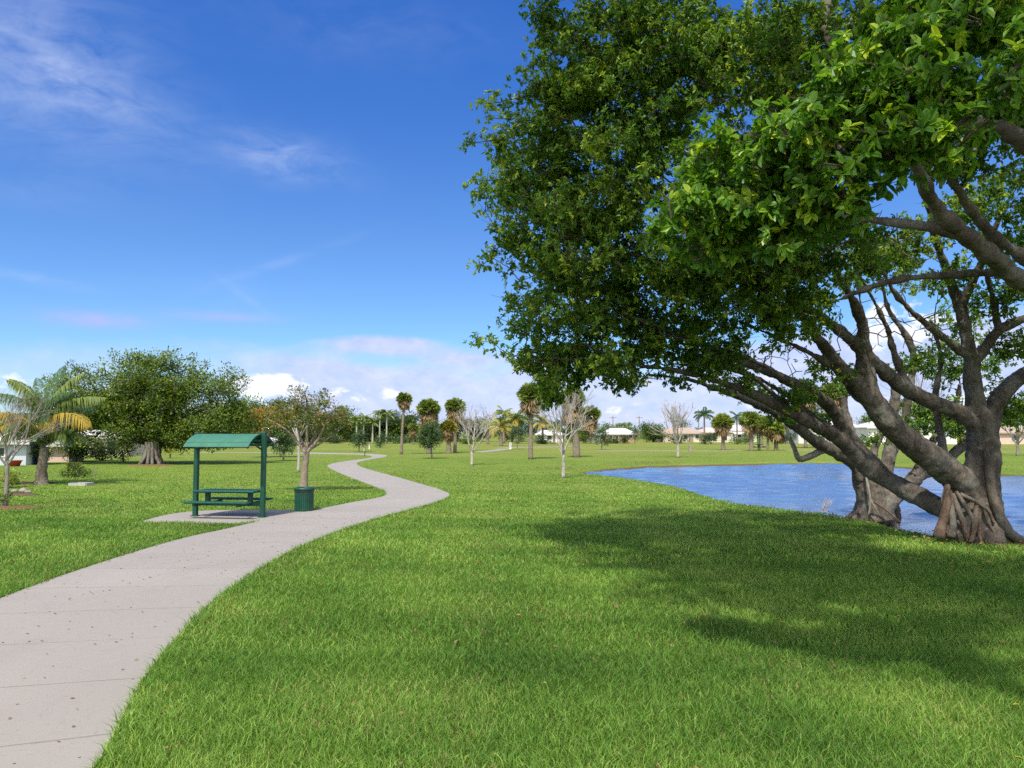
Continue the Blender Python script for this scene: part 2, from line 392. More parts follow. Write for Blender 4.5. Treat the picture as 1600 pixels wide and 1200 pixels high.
A = LE; B = RE[pr]
rows = np.stack([A * (1 - k / K) + B * (k / K) for k in range(K + 1)], 1)
mid = rows[:, K // 2]; along = np.r_[0, np.cumsum(np.linalg.norm(np.diff(mid, axis=0), axis=1))]
zz = np.full(rows.shape[:2] + (1,), ZP)
vv = np.concatenate([rows, zz], 2)
vv = np.concatenate([np.concatenate([rows[:, :1], zz[:, :1] - .12], 2), vv, np.concatenate([rows[:, -1:], zz[:, :1] - .12], 2)], 1)
W_ = K + 3; b.verts(vv.reshape(-1, 3)); i = np.arange(NP - 1)[:, None] * W_; j = np.arange(W_ - 1)[None]
b.quads(np.stack([i + j, i + j + 1, i + W_ + j + 1, i + W_ + j], -1).reshape(-1, 4))
o = b.build('path', m); tag(o, 'winding pale concrete footpath', kind='structure')
a = o.data.attributes.new('along', 'FLOAT', 'POINT'); a.data.foreach_set('value', np.repeat(along, W_).astype(np.float32)[:len(o.data.vertices)])
def slab(name, poly, z, mat, label):
    me = bpy.data.meshes.new(name); n = len(poly)
    v = [(float(p[0]), float(p[1]), z) for p in poly] + [(float(p[0]), float(p[1]), z - .1) for p in poly]
    f = [tuple(range(n))] + [(k, k + n, (k + 1) % n + n, (k + 1) % n) for k in range(n)]
    me.from_pydata(v, [], f); me.materials.append(mat)
    o = bpy.data.objects.new(name, me); COL.objects.link(o); return tag(o, label, kind='structure')
m2 = M['concrete'].copy(); m2.name = 'pad_concrete'
slab('pavement', PAD, ZP - .005, m2, 'concrete pad under the green shelter')
# far footpaths, thin strips on the lawn
for k, (ln, w) in enumerate([([(745, 706.6), (765, 705), (790, 702)], 1.7), ([(783, 700.5), (815, 699), (860, 698.6), (905, 697.8)], 2.2),
                             ([(930, 704.5), (1000, 704.3), (1080, 704.8), (1150, 704.2), (1210, 703.5), (1300, 703.8), (1450, 705), (1650, 707)], 1.3),
                             ([(440, 707.5), (380, 707), (300, 707.5)], 1.8)]):
    Pm = chaikin(P2(ln), 2); d = np.gradient(Pm, axis=0); d /= np.linalg.norm(d, axis=1)[:, None]; nn = np.stack([-d[:, 1], d[:, 0]], 1) * w / 2
    poly = np.vstack([Pm + nn, (Pm - nn)[::-1]]); slab('path', poly, .02, m2, 'distant footpath strip crossing the lawn')

# ------------------------------------------------------------ grass
def blades(P, Hh, Wd, lean, tint, b):
    n = len(P); z = lakez(P)
    base = np.column_stack([P, z]); a = rng.uniform(0, 2 * np.pi, n); s = np.column_stack([np.cos(a), np.sin(a), np.zeros(n)])
    la = rng.uniform(0, 2 * np.pi, n); l = np.column_stack([np.cos(la), np.sin(la), np.zeros(n)]) * (Hh * lean)[:, None]
    w = s * (Wd / 2)[:, None]
    midp = base + l * .35 + np.column_stack([np.zeros((n, 2)), Hh * .6]); tip = base + l * 1.25 + np.column_stack([np.zeros((n, 2)), Hh])
    v = np.stack([base - w, base + w, midp + w * .8, midp - w * .8, tip], 1); k = b.verts(v.reshape(-1, 3))
    ii = np.arange(n)[:, None] * 5 + k
    b.quads(ii + np.array([[0, 1, 2, 3]]), tint); b.tris(ii + np.array([[3, 2, 4]]), tint)
def wave(P, f, ph): return (np.sin(P[:, 0] * f + ph) + np.sin(P[:, 1] * f * 1.3 + ph * 2) + np.sin((P[:, 0] + P[:, 1]) * f * .7 + ph * 3)) / 3
def scatter(y0, y1, dens, h, w):
    area = .72 * (y1 ** 2 - y0 ** 2) + 1.0 * (y1 - y0); n = int(area * dens)
    yy = np.sqrt(rng.uniform(y0 ** 2, y1 ** 2, n)); xx = rng.uniform(-1, 1, n) * (.72 * yy + .4)
    P = np.column_stack([xx, yy]); P = P[~inside(P, PATH) & ~inside(P, PAD) & ~inside(P, LAKE)]
    n = len(P)
    cl = wave(P, 3.1, 1) * .5 + wave(P, 9.7, 2) * .5
    Hh = h * (1 + .22 * cl) * rng.uniform(.45, 1.25, n); Wd = w * rng.uniform(.6, 1.3, n)
    patch = wave(P, .9, 4) * .5 + wave(P, 2.7, 5) * .5
    tint = np.clip(.40 + .30 * patch + .10 * wave(P, .33, 7) + rng.normal(0, .17, n), 0, .8)
    dead = rng.random(n) < (.06 + .16 * (wave(P, 1.7, 9) + .5 * wave(P, 5.1, 3) + .25 * (P[:, 0] < -3) > .42)); tint[dead] = rng.uniform(.86, 1, dead.sum())
    Hh[dead] *= .6
    return P, Hh, Wd, rng.uniform(.25, 1.0, n), tint
b = MB()
for args in ((3.2, 8, 4300, .088, .0066), (8, 13, 2000, .085, .009), (13, 20, 800, .08, .015), (20, 30, 260, .06, .024), (30, 44, 90, .045, .04), (44, 62, 26, .03, .06)):
    P_, H_, W_d, l_, t_i = scatter(*args); fd = np.clip(1.15 - P_[:, 1] / 62, 0, 1); kp = rng.random(len(P_)) < fd ** .7
    blades(P_[kp], (H_ * (1 - .3 * P_[:, 1] / 62))[kp], W_d[kp], l_[kp], t_i[kp], b)
# longer overhanging blades along the path edges
for E, sgn in ((LE, 1), (RE, -1)):
    k = rng.integers(0, NP - 1, 9000); p = E[k] + (E[k + 1] - E[k]) * rng.random((9000, 1)); d = E[k + 1] - E[k]; d /= np.linalg.norm(d, axis=1)[:, None] + 1e-9
    nn = np.stack([-d[:, 1], d[:, 0]], 1) * sgn
    p = p + nn * rng.uniform(-.015, .09, (9000, 1)); p = p[(p[:, 1] > 2) & (p[:, 1] < 30) & ~inside(p, PAD)]; n = len(p)
    blades(p, rng.uniform(.04, .12, n), np.full(n, .010), rng.uniform(.4, 1.1, n), np.clip(rng.normal(.4, .2, n), 0, 1), b)
M['grass'] = leafmat('grass_blade', [(0, (.045, .12, .018)), (.45, (.155, .30, .042)), (.8, (.38, .50, .11)), (.85, (.42, .38, .13)), (1, (.46, .35, .20))], .5, .25, .35, 1.4)
tag(b.build('grass', M['grass']), 'thick green lawn grass blades in the foreground', 'grass', kind='stuff')
# leaf litter
def flatleaves(b, P, L, tint, z=.006, flat=.25):
    n = len(P); a = rng.uniform(0, 2 * np.pi, n); d = np.column_stack([np.cos(a), np.sin(a), rng.normal(0, flat, n)]); s = np.column_stack([-np.sin(a), np.cos(a), rng.normal(0, flat, n)])
    leaves(b, np.column_stack([P, np.full(n, z)]), d, np.cross(d, s), L, L * .5, tint)
def leaves(b, P, d, nrm, L, W, tint, fold=.18):
    n = len(P); d = d / (np.linalg.norm(d, axis=1)[:, None] + 1e-9)
    s = np.cross(d, nrm); s /= np.linalg.norm(s, axis=1)[:, None] + 1e-9; u = np.cross(s, d)
    L = np.broadcast_to(L, (n,))[:, None]; W = np.broadcast_to(W, (n,))[:, None]
    def pt(a, w, h): return P + d * L * a + s * W * w + u * L * h
    v = np.stack([pt(0, 0, 0), pt(.35, .5, fold * .6), pt(.78, .36, fold * .35), pt(1.0, 0, -.12), pt(.78, -.36, fold * .35), pt(.35, -.5, fold * .6)], 1)
    k = b.verts(v.reshape(-1, 3)); ii = np.arange(n)[:, None] * 6 + k
    b.quads(np.concatenate([ii + np.array([[0, 1, 2, 3]]), ii + np.array([[0, 3, 4, 5]])]), np.concatenate([tint, tint]) if np.ndim(tint) else tint)
def rhomb(b, P, d, nrm, L, W, tint):
    n = len(P); d = d / (np.linalg.norm(d, axis=1)[:, None] + 1e-9)
    s = np.cross(d, nrm); s /= np.linalg.norm(s, axis=1)[:, None] + 1e-9
    L = np.broadcast_to(L, (n,))[:, None]; W = np.broadcast_to(W, (n,))[:, None]
    v = np.stack([P, P + d * L * .5 + s * W * .5, P + d * L, P + d * L * .5 - s * W * .5], 1); b.quadsoup(v, tint)
M['litter'] = leafmat('litter_leaf', [(0, (.16, .10, .06)), (.6, (.26, .16, .08)), (.85, (.35, .26, .05)), (1, (.2, .25, .03))], .8, .2, .1)
b = MB(); q = np.column_stack([rng.uniform(-9, 1, 5000), rng.uniform(4.6, 21, 5000)]); q = q[inside(q, PATH)][:240]
flatleaves(b, q, rng.uniform(.02, .05, len(q)), rng.random(len(q)), ZP + .008)
k = rng.integers(0, NP - 1, 900); p = LE[k] + rng.normal(0, .05, (900, 2)); p = p[(p[:, 1] > 5) & (p[:, 1] < 16)]
flatleaves(b, p, rng.uniform(.03, .06, len(p)), rng.random(len(p)) * .8, ZP + .012)
q = np.column_stack([rng.uniform(-5, 8, 500), rng.uniform(4.6, 14, 500)]); q = q[~inside(q, PATH)][:170]
flatleaves(b, q, rng.uniform(.03, .065, len(q)), rng.uniform(.5, 1, len(q)), .055)
for bx_ in (G(1528, 842), G(1366, 807)):
    q = bx_[:2] + rng.normal(0, 1.5, (420, 2)); q = q[~inside(q, LAKE)]; flatleaves(b, q, rng.uniform(.04, .09, len(q)), rng.random(len(q)) * .9, .06)
q = np.column_stack([rng.uniform(-1, 9, 140), rng.uniform(8, 19, 140)]); flatleaves(b, q, rng.uniform(.04, .08, len(q)), rng.random(len(q)), .075)
tag(b.build('leaf_litter', M['litter']), 'fallen brown and yellow leaves scattered over path and lawn', 'leaves', kind='stuff')

# ------------------------------------------------------------ tree growth
def unit(n):
    v = rng.normal(size=(n, 3)); return v / np.linalg.norm(v, axis=1)[:, None]
def grow(seed, targets, step=.4, down=.6, sag=.0):
    """connect every target to the nearest wood; returns nodes, parents, tip ids"""
    cap = len(seed) + len(targets) * 60
    N = np.zeros((cap, 3)); N[:len(seed)] = seed; par = np.full(cap, -1); n = len(seed)
    T = np.array(targets); order = np.argsort([np.min(((seed - t_) ** 2).sum(1)) for t_ in T]); tips = np.zeros(len(T), int)
    for ti in order:
        tt = T[ti]; D = tt - N[:n]; dist = np.sqrt((D ** 2).sum(1)) + down * np.maximum(0, -D[:, 2]); k = int(np.argmin(dist))
        L = np.linalg.norm(tt - N[k]); m_ = min(50, max(1, int(L / step))); a = N[k]; last = k
        bow = rng.normal(0, .10 * L, 3); bow[2] += .08 * L - sag * L
        for q_ in range(1, m_ + 1):
            f = q_ / m_; N[n] = a + (tt - a) * f + bow * math.sin(math.pi * f) + rng.normal(0, .02 * L / m_ ** .5, 3) * (f < 1); par[n] = last; last = n; n += 1
        tips[ti] = last
    return N[:n], par[:n], tips
def branch_mesh(b, N, par, nseed, r0=.006, p=.45, rmax=.12, sides=4, tint=.5):
    cnt = np.zeros(len(N)); kids = np.zeros(len(N), int)
    for i_ in range(len(N) - 1, nseed - 1, -1):
        if kids[i_] == 0: cnt[i_] = 1
        cnt[par[i_]] += cnt[i_]; kids[par[i_]] += 1
    rad = np.minimum(r0 * np.maximum(cnt, 1) ** p, rmax)
    e = np.arange(nseed, len(N)); A = N[par[e]]; B = N[e]
    ra = np.where(par[e] < nseed, rad[e] * 1.15, np.minimum(rad[par[e]], rad[e] * 1.5)); rb = rad[e]
    b.edges(A, B + (B - A) * .04, ra, rb, sides, tint)
def ell(n, c, r, hollow=.35):
    u = unit(n); k = (hollow + (1 - hollow) * rng.random(n) ** .6)[:, None]; return np.array(c) + u * k * np.array(r)
def lobed(n, c, r, hollow=.3, k=8, sp=.4):
    """clumps gathered in flattened sprays, so gaps and shaded hollows stay between them"""
    m_ = max(1, int(round(n / k))); cs = ell(m_, c, r, hollow); P = np.repeat(cs, k, 0)
    return P + rng.normal(0, 1, P.shape) * np.array([sp, sp, sp * .42])
def clumps(b, C, rad, per, L, W=.5, kind='rhomb', up=.35, tm=.45, ts=.2, cc=None):
    C = np.asarray(C); n = len(C) * per
    c = np.repeat(C, per, 0); u = unit(n); k = rng.random(n)[:, None] ** .45
    rr = np.broadcast_to(rad, (len(C),)).repeat(per)[:, None]
    P = c + u * k * rr * np.array([1, 1, .7])
    d = u + unit(n) * .7; d[:, 2] += up * .6; nr = unit(n) * .6; nr[:, 2] += 1; 
    LL = L * rng.uniform(.65, 1.25, n)
    tt = np.repeat(rng.normal(tm, .2, len(C)), per) + rng.normal(0, ts, n) + .12 * u[:, 2]
    (leaves if kind == 'leaf' else rhomb)(b, P, d, nr, LL, LL * W, np.clip(tt, 0, 1))

def tree(name, label, cat, px, by, blobs, leaf, nclump, per, mat, bark='darkbark', tr=.12, crad=.35, group=None, dy=0, trunks=None, bare=False, r0=.01, hollow=.4, tm=.45, depth=1.0, fork=.35, W=.5, lean=0, limbs=None):
    base = G(px, by); Yb = base[1]; e = ent(name, label, cat, base, group)
    seeds = []; b = MB(); C = []
    tot = sum(q_[2] * q_[3] for q_ in blobs)
    for (bx, byy, rx, rz) in blobs:
        c = at(bx, byy, Yb) + np.array([0, dy, 0]); s_ = pm(Yb); n = max(2, int(nclump * rx * rz / tot)); r3 = (rx * s_, rx * s_ * depth, rz * s_)
        C.append(lobed(n, c, tuple(v * .94 for v in r3), hollow, 9, crad * .95) if crad > .45 and n > 30 else ell(n, c, r3, hollow))
    C = np.vstack(C); C[:, 2] = np.maximum(C[:, 2], .3)
    cm = np.array([C[:, 0].mean(), C[:, 1].mean(), 0]); zlo = np.percentile(C[:, 2], 8); zhi = C[:, 2].max()
    f = zlo + (zhi - zlo) * fork
    tops = trunks or [(0, 0)]
    for L_ in (limbs or []):
        P, r_ = smooth(np.array([at(q_[0], q_[1], Yb + (q_[3] if len(q_) > 3 else 0)) for q_ in L_]), np.array([q_[2] for q_ in L_]), 6); b.tube(P, r_, 10, 1, wob=.06); seeds.append(P[len(P) // 3:])
    for (ox, oy) in ([] if limbs else tops):
        tp = np.array([base[0] * .4 + cm[0] * .6 + ox, base[1] + oy, f]); p0 = base + np.array([ox * .15, oy * .15, -.05])
        m1 = base + (tp - base) * .45 + np.array([-ox * .2, 0, 0]); P, r_ = smooth(np.array([p0, m1, tp]), np.array([tr * 1.25, tr, tr * .55]), 5)
        r_[0] *= 1.35; b.tube(P, r_, 10, 1, wob=.05); seeds.append(P[4:])
    seed = np.vstack(seeds)
    N, par, tips = grow(seed, C, step=max(.12, (zhi - zlo) / 9))
    bb = MB(); branch_mesh(bb, N, par, len(seed), r0=r0, rmax=tr * .6, sides=5 if bare else 4)
    b.V += bb.V; off = b.n; b.n += bb.n
    for q_ in bb.Q: b.Q.append(q_ + off)
    b.qt += bb.qt
    b.build('trunk', M[bark], e, base, True)
    if not bare:
        b = MB(); clumps(b, N[tips], crad * rng.uniform(.6, 1.3, len(tips)), per, leaf, W, tm=tm); b.build('crown', M[mat], e, base)
    return e

def bare_tree(name, label, px, by, top, rpx, seedn, group=None, bark='whitebark', tr=.07, n=170, low=.38, W2=1):
    """vase of rising, forking, leafless branches"""
    base = G(px, by); Yb = base[1]; s_ = pm(Yb); H = (by - top) * s_; Rr = rpx * s_
    e = ent(name, label, 'tree', base, group); b = MB()
    rs = np.random.default_rng(seedn)
    def br(p, d, L, r, lev):
        k = 4; pts = [p]; dd = d.copy()
        for _ in range(k):
            dd = dd + rs.normal(0, .10, 3) + np.array([0, 0, .035]); dd /= np.linalg.norm(dd); pts.append(pts[-1] + dd * L / k)
        b.tube(pts, np.linspace(r, r * .55, k + 1), 6 if lev < 2 else 4, 1, cap=False)
        if lev >= 5 or r < .0035: return
        nn = 3 if lev < 1 else (2 if rs.random() < .45 else 3)
        for q_ in range(nn):
            j = k if q_ == 0 else rs.integers(2, k + 1)
            sp = rs.uniform(.25, .5) if q_ else .15
            nd = dd + rs.normal(0, sp, 3) * np.array([1.15, 1.15, .5]); nd /= np.linalg.norm(nd); br(pts[j], nd, L * rs.uniform(.62, .85), r * (.72 if q_ == 0 else .55), lev + 1)
    h0 = H * low * .75
    b.tube([base + [0, 0, -.05], base + [.02, 0, h0 * .5], base + [0, .02, h0]], [tr * 1.35, tr, tr * .9], 9, 3)
    nl = 5
    for q_ in range(nl):
        a = q_ * 2 * math.pi / nl + rs.uniform(-.4, .4); sp = Rr / H * rs.uniform(.8, 2.1)
        d = np.array([math.cos(a) * sp, math.sin(a) * sp, 1.0]); d /= np.linalg.norm(d)
        br(base + np.array([0, 0, h0 * rs.uniform(.75, 1.0)]), d, (H - h0) * .34, tr * .6, 0)
    b.build('trunk', M[bark], e, base, True); return e

# ------------------------------------------------------------ palms
def fan(b, p, d, R_, seg=12, droop=.35, tint=.5, w=.09, spread=2.3):
    d = d / np.linalg.norm(d); up = np.array([0, 0, 1.0]); s = np.cross(d, up)
    if np.linalg.norm(s) < .1: s = np.array([1.0, 0, 0])
    s /= np.linalg.norm(s); u = np.cross(s, d); ro = rng.normal(0, .85); s, u = s * math.cos(ro) + u * math.sin(ro), u * math.cos(ro) - s * math.sin(ro)
    a = np.linspace(-spread / 2, spread / 2, seg) + rng.normal(0, .05, seg); L = R_ * (1 - .18 * np.abs(a)) * rng.uniform(.85, 1.1, seg)
    dr = np.cos(a)[:, None] * d + np.sin(a)[:, None] * s
    nd = np.cross(dr, u); m_ = p + dr * (L * .55)[:, None] + u * .04 * R_; tip = p + dr * L[:, None] - up * (droop * L * rng.uniform(.6, 1.3, seg))[:, None]
    ww = nd * w * R_ * 1.2
    base_ = np.repeat(p[None], seg, 0)
    b.quadsoup(np.stack([base_, m_ + ww, tip, m_ - ww], 1), np.clip(tint + rng.normal(0, .12, seg), 0, 1))
def fan_palm(label, px, by, top, rpx, skirt=.5, tr=.14, group='cabbage palms standing on the far lawn', green='frond', nf=64, lean=0, dense=1.0, dy=0):
    base = G(px, by) + np.array([0, dy, 0]); s_ = pm(base[1]); Rc = rpx * s_ * (1.02 if skirt < .5 or by > 706 else 1.1); H = (by - top) * s_; hz = H - Rc * .95
    e = ent('cabbage_palm', label, 'palm tree', base, group)
    b = MB(); tp = base + np.array([lean * s_, 0, hz]); b.tube([base - [0, 0, .1], base + [lean * s_ * .3, 0, hz * .4], tp], [tr * 1.35, tr, tr * .95], 10, 6, wob=.08)
    b.build('trunk', M['palmbark'], e, base, True)
    b = MB()
    for k in range(int(nf * dense)):
        z = rng.uniform(-.25, 1); a = rng.uniform(0, 2 * math.pi); q_ = math.sqrt(max(0, 1 - z * z)); d = np.array([math.cos(a) * q_, math.sin(a) * q_, z])
        Lp = Rc * .45; p = tp + d * Lp; b.bar(tp, p, .025, .02, tint=.7); fan(b, p, d, Rc * rng.uniform(.55, .74), 13, .15, rng.uniform(.35, .85), .11)
    b.build('crown', M[green], e, base)
    if skirt > 0:
        b = MB()
        for k in range(int((54 if skirt >= .5 else 22) * dense)):
            z = rng.uniform(-1, -.1); a = rng.uniform(0, 2 * math.pi); q_ = math.sqrt(1 - z * z); d = np.array([math.cos(a) * q_, math.sin(a) * q_, z * 1.1])
            p = tp - np.array([0, 0, rng.uniform(0, skirt * Rc * .9)]) + d * Rc * .25; fan(b, p, d, Rc * rng.uniform(.55, .78), 10, .45, rng.uniform(.2, 1), .1, spread=1.9)
        b.build('dead_frond_skirt', M['dead'], e, base)
    return e
def frond(b, p, az, el, L, droop=1.3, nl=26, ll=.28, tint=.5, w=.03, ld=.6):
    """feather frond: arching midrib with two rows of hanging leaflets"""
    n = nl; t_ = np.linspace(0, 1, n + 1); ang = el - droop * t_ ** 1.3
    st = L / n; pts = [p]
    for k in range(n): pts.append(pts[-1] + st * np.array([math.cos(az) * math.cos(ang[k]), math.sin(az) * math.cos(ang[k]), math.sin(ang[k])]))
    pts = np.array(pts); r_ = .018 * L * (1 - .85 * t_) * .6
    b.tube(pts[::2], r_[::2], 4, 1, tint=min(1, tint + .3), cap=False)
    side = np.array([-math.sin(az), math.cos(az), 0]); tg = np.gradient(pts, axis=0); tg /= np.linalg.norm(tg, axis=1)[:, None]
    for sg in (1, -1):
        i_ = np.arange(2, n + 1); tt = t_[i_]; ln = ll * L * np.sin(np.pi * np.clip(tt * .93 + .1, 0, 1)) ** .6 * rng.uniform(.85, 1.1, len(i_))
        d = side * sg * .75 + tg[i_] * .65; d = d + rng.normal(0, .06, d.shape); d /= np.linalg.norm(d, axis=1)[:, None]
        P = pts[i_]; m_ = P + d * (ln * .5)[:, None]; tip = P + d * (ln * .85)[:, None] - np.array([0, 0, 1.0]) * (ln * ld)[:, None]
        ww = tg[i_] * (w * L * .5)
        b.quadsoup(np.stack([P, m_ + ww, tip, m_ - ww], 1), np.clip(tint + rng.normal(0, .12, len(i_)), 0, 1))
def feather_palm(name, label, px, by, top, rpx, group, green='frond', tr=.12, nf=16, gold=0, hub=None, bark='palmbark', nl=20, ll=.26, crownshaft=False, lean=0, dy=0, W=.05):
    base = G(px, by) + np.array([0, dy, 0]); s_ = pm(base[1]); Rc = rpx * s_; H = (by - top) * s_; hz = H - Rc * .6 if hub is None else (by - hub) * s_
    e = ent(name, label, 'palm tree', base, group); tp = base + np.array([lean * s_, 0, hz])
    b = MB(); b.tube([base - [0, 0, .1], base + [lean * s_ * .35, 0, hz * .5], tp], [tr * 1.4, tr, tr * .8], 9, 5, wob=.05); b.build('trunk', M[bark], e, base, True)
    b = MB(); g_ = MB()
    for k in range(nf):
        a = k * 2.4 + rng.uniform(-.3, .3); el = rng.uniform(-.1, 1.35); frond(b, tp, a, el, Rc * rng.uniform(.95, 1.25), 1.5, nl, ll, rng.uniform(.3, .7), W)
    if crownshaft: b.tube([tp - [0, 0, Rc * .5], tp], [tr * .9, tr * .5], 8, 2, tint=.8)
    b.build('crown', M[green], e, base)
    if gold:
        for k in range(gold): frond(g_, tp, rng.uniform(0, 6.28), rng.uniform(-.5, .3), Rc * rng.uniform(.9, 1.1), 1.4, nl, ll, rng.uniform(.4, .9), W)
        g_.build('yellow_frond', M['frondyellow'], e, base)
    return e
# ============================================================ HERO FIG TREES
def limb(b, L, sides=14, res=6, wob=.04, jit=True):
    P = np.array([at(x, y, d) for x, y, d, r in L]); r_ = np.array([q_[3] for q_ in L]); r_ = np.where(r_ < .28, r_ * .9, r_)
    b.tube(P, r_, sides, res, wob=wob); P, r_ = smooth(P, r_, 8); return P, r_
def drop(p): return p
T1 = [
 [(1530, 846, 16.4, .62), (1527, 815, 16.4, .52), (1528, 780, 16.4, .46), (1533, 740, 16.4, .37), (1537, 700, 16.4, .33), (1535, 665, 16.4, .32), (1527, 640, 16.4, .25), (1520, 600, 16.4, .20), (1517, 560, 16.3, .17), (1500, 480, 16.0, .13), (1478, 420, 15.6, .10), (1462, 372, 15.2, .08), (1440, 290, 14.6, .05)],
 [(1540, 668, 16.4, 0.220), (1566, 616, 16.5, 0.210), (1602, 585, 16.6, 0.190), (1670, 558, 15.8, 0.190), (1720, 500, 13.5, 0.190), (1690, 470, 11.4, 0.148), (1600, 440, 10.0, 0.140), (1544, 397, 9.3, 0.129), (1506, 367, 8.9, 0.117), (1469, 330, 8.5, 0.101), (1440, 280, 8.1, 0.078), (1400, 200, 7.6, 0.055), (1330, 100, 7.2, 0.039)],
 [(1533, 665, 16.4, .22), (1500, 645, 16.3, .20), (1462, 630, 16.1, .18), (1420, 611, 15.9, .17), (1380, 580, 15.6, .155), (1340, 540, 15.2, .135), (1290, 500, 14.8, .10), (1240, 470, 14.3, .07), (1170, 440, 13.8, .045)],
 [(1540, 800, 16.4, .36), (1512, 763, 16.3, .34), (1480, 735, 16.1, .30), (1447, 710, 15.9, .28), (1412, 683, 15.7, .27), (1384, 655, 15.6, .27), (1362, 622, 15.5, .24), (1352, 585, 15.4, .20), (1350, 545, 15.2, .17), (1345, 500, 14.9, .13), (1328, 460, 14.5, .09), (1290, 400, 14.0, .06)],
 [(1370, 640, 15.55, .20), (1332, 592, 15.3, .15), (1292, 545, 14.9, .12), (1258, 502, 14.5, .095), (1222, 462, 14.2, .06), (1160, 420, 13.8, .04)],
 [(1528, 815, 16.4, .34), (1490, 800, 16.5, .27), (1452, 784, 16.8, .24), (1405, 760, 17.2, .23), (1358, 733, 17.4, .22), (1332, 704, 17.3, .20), (1292, 674, 16.9, .17), (1243, 648, 16.3, .14), (1190, 622, 15.7, .11), (1130, 598, 15.1, .075), (1060, 580, 14.5, .05), (990, 570, 14, .03)],
 [(1328, 705, 17.3, .18), (1315, 668, 17.1, .16), (1301, 640, 16.8, .15), (1273, 617, 16.4, .135), (1226, 592, 15.8, .11), (1161, 566, 15.0, .08), (1100, 540, 14.4, .055), (1030, 520, 13.8, .035)],
 [(1500, 482, 16.0, .10), (1520, 440, 15.6, .085), (1545, 380, 15.2, .07), (1570, 320, 14.8, .05)],
 [(1518, 575, 16.3, .13), (1545, 535, 16.2, .12), (1562, 515, 16.0, .11), (1600, 498, 15.8, .10), (1660, 470, 15.4, .08)],
 [(1560, 520, 16.0, .09), (1552, 470, 15.8, .07), (1540, 425, 15.6, .05)],
 [(1516, 560, 16.3, .10), (1490, 540, 16.1, .08), (1455, 512, 15.8, .07), (1415, 478, 15.5, .06), (1390, 445, 15.2, .05), (1370, 400, 15, .035)],
 [(1610, 410, 10.6, 0.094), (1544, 360, 10.2, 0.083), (1502, 304, 9.8, 0.068), (1470, 240, 9.4, 0.050), (1440, 150, 9.0, 0.036), (1380, 60, 8.6, 0.025)],
 [(1620, 438, 10.1, .09), (1551, 427, 9.8, .06), (1469, 431, 9.9, .055), (1412, 435, 10.1, .05), (1356, 450, 10.4, .045), (1300, 472, 10.8, .03)],
 [(1505, 365, 8.9, .10), (1440, 352, 9.1, .08), (1370, 345, 9.5, .06), (1290, 335, 10, .045), (1200, 320, 10.6, .035), (1080, 300, 11.3, .025)],
 [(1720, 500, 13.5, .15), (1700, 300, 9, .12), (1660, 150, 6.2, .07), (1600, 99, 5.4, .042), (1560, 121, 5.2, .038), (1492, 199, 5.2, .034), (1404, 269, 5.4, .026), (1330, 320, 5.6, .018)],
 [(1655, 130, 6.0, .05), (1600, 95, 5.0, .03), (1562, 158, 4.8, .014), (1527, 228, 4.8, .013), (1492, 266, 4.9, .012), (1440, 300, 5.0, .009)],
 [(1640, 255, 8.6, .12), (1570, 205, 8.4, .10), (1500, 190, 8.6, .08), (1380, 160, 9.6, .065), (1250, 160, 11, .055), (1170, 158, 12, .05), (1090, 166, 12.5, .035), (1010, 190, 12.8, .025)],
 [(1380, 158, 9.6, .06), (1310, 80, 10.2, .08), (1292, 40, 10.4, .09), (1290, -40, 10.6, .07)],
 [(1250, 162, 11, .045), (1180, 210, 11.6, .04), (1090, 240, 12.2, .03), (960, 300, 12.8, .02)],
 [(1290, 400, 14.0, .06), (1200, 330, 13.6, .05), (1100, 260, 13.4, .04), (980, 180, 13.2, .03), (900, 120, 13.2, .02)],
 [(1240, 470, 14.3, .06), (1120, 430, 13.6, .05), (1000, 400, 13.2, .035), (890, 370, 13, .022)],
 [(1100, 540, 14.4, .05), (1000, 500, 13.8, .035), (900, 480, 13.2, .025), (830, 470, 13, .015)],
 [(1405, 760, 17.2, .14), (1350, 705, 17.4, .115), (1310, 655, 17.4, .095), (1260, 612, 17.2, .08), (1200, 575, 16.8, .06), (1130, 545, 16.4, .04), (1060, 530, 16, .02)],
 [(1243, 648, 16.3, .08), (1190, 600, 15.9, .06), (1130, 560, 15.5, .045), (1060, 535, 15, .03)],
 [(1332, 592, 15.3, .09), (1280, 560, 15, .07), (1220, 530, 14.7, .05), (1150, 500, 14.4, .035)],
 [(1384, 655, 15.6, .10), (1340, 620, 15.8, .085), (1300, 570, 15.8, .07), (1270, 520, 15.6, .05), (1250, 470, 15.4, .03)],
 [(1420, 611, 15.9, .10), (1400, 560, 15.7, .08), (1385, 510, 15.5, .06), (1360, 460, 15.2, .04), (1330, 410, 15, .025)],
 [(1292, 674, 16.9, .09), (1240, 625, 16.6, .07), (1180, 590, 16.2, .055), (1110, 570, 15.8, .04), (1040, 560, 15.4, .02)],
 [(1480, 735, 16.1, .11), (1470, 680, 16.6, .095), (1462, 620, 16.8, .08), (1470, 560, 16.8, .06), (1455, 500, 16.6, .04)],
]
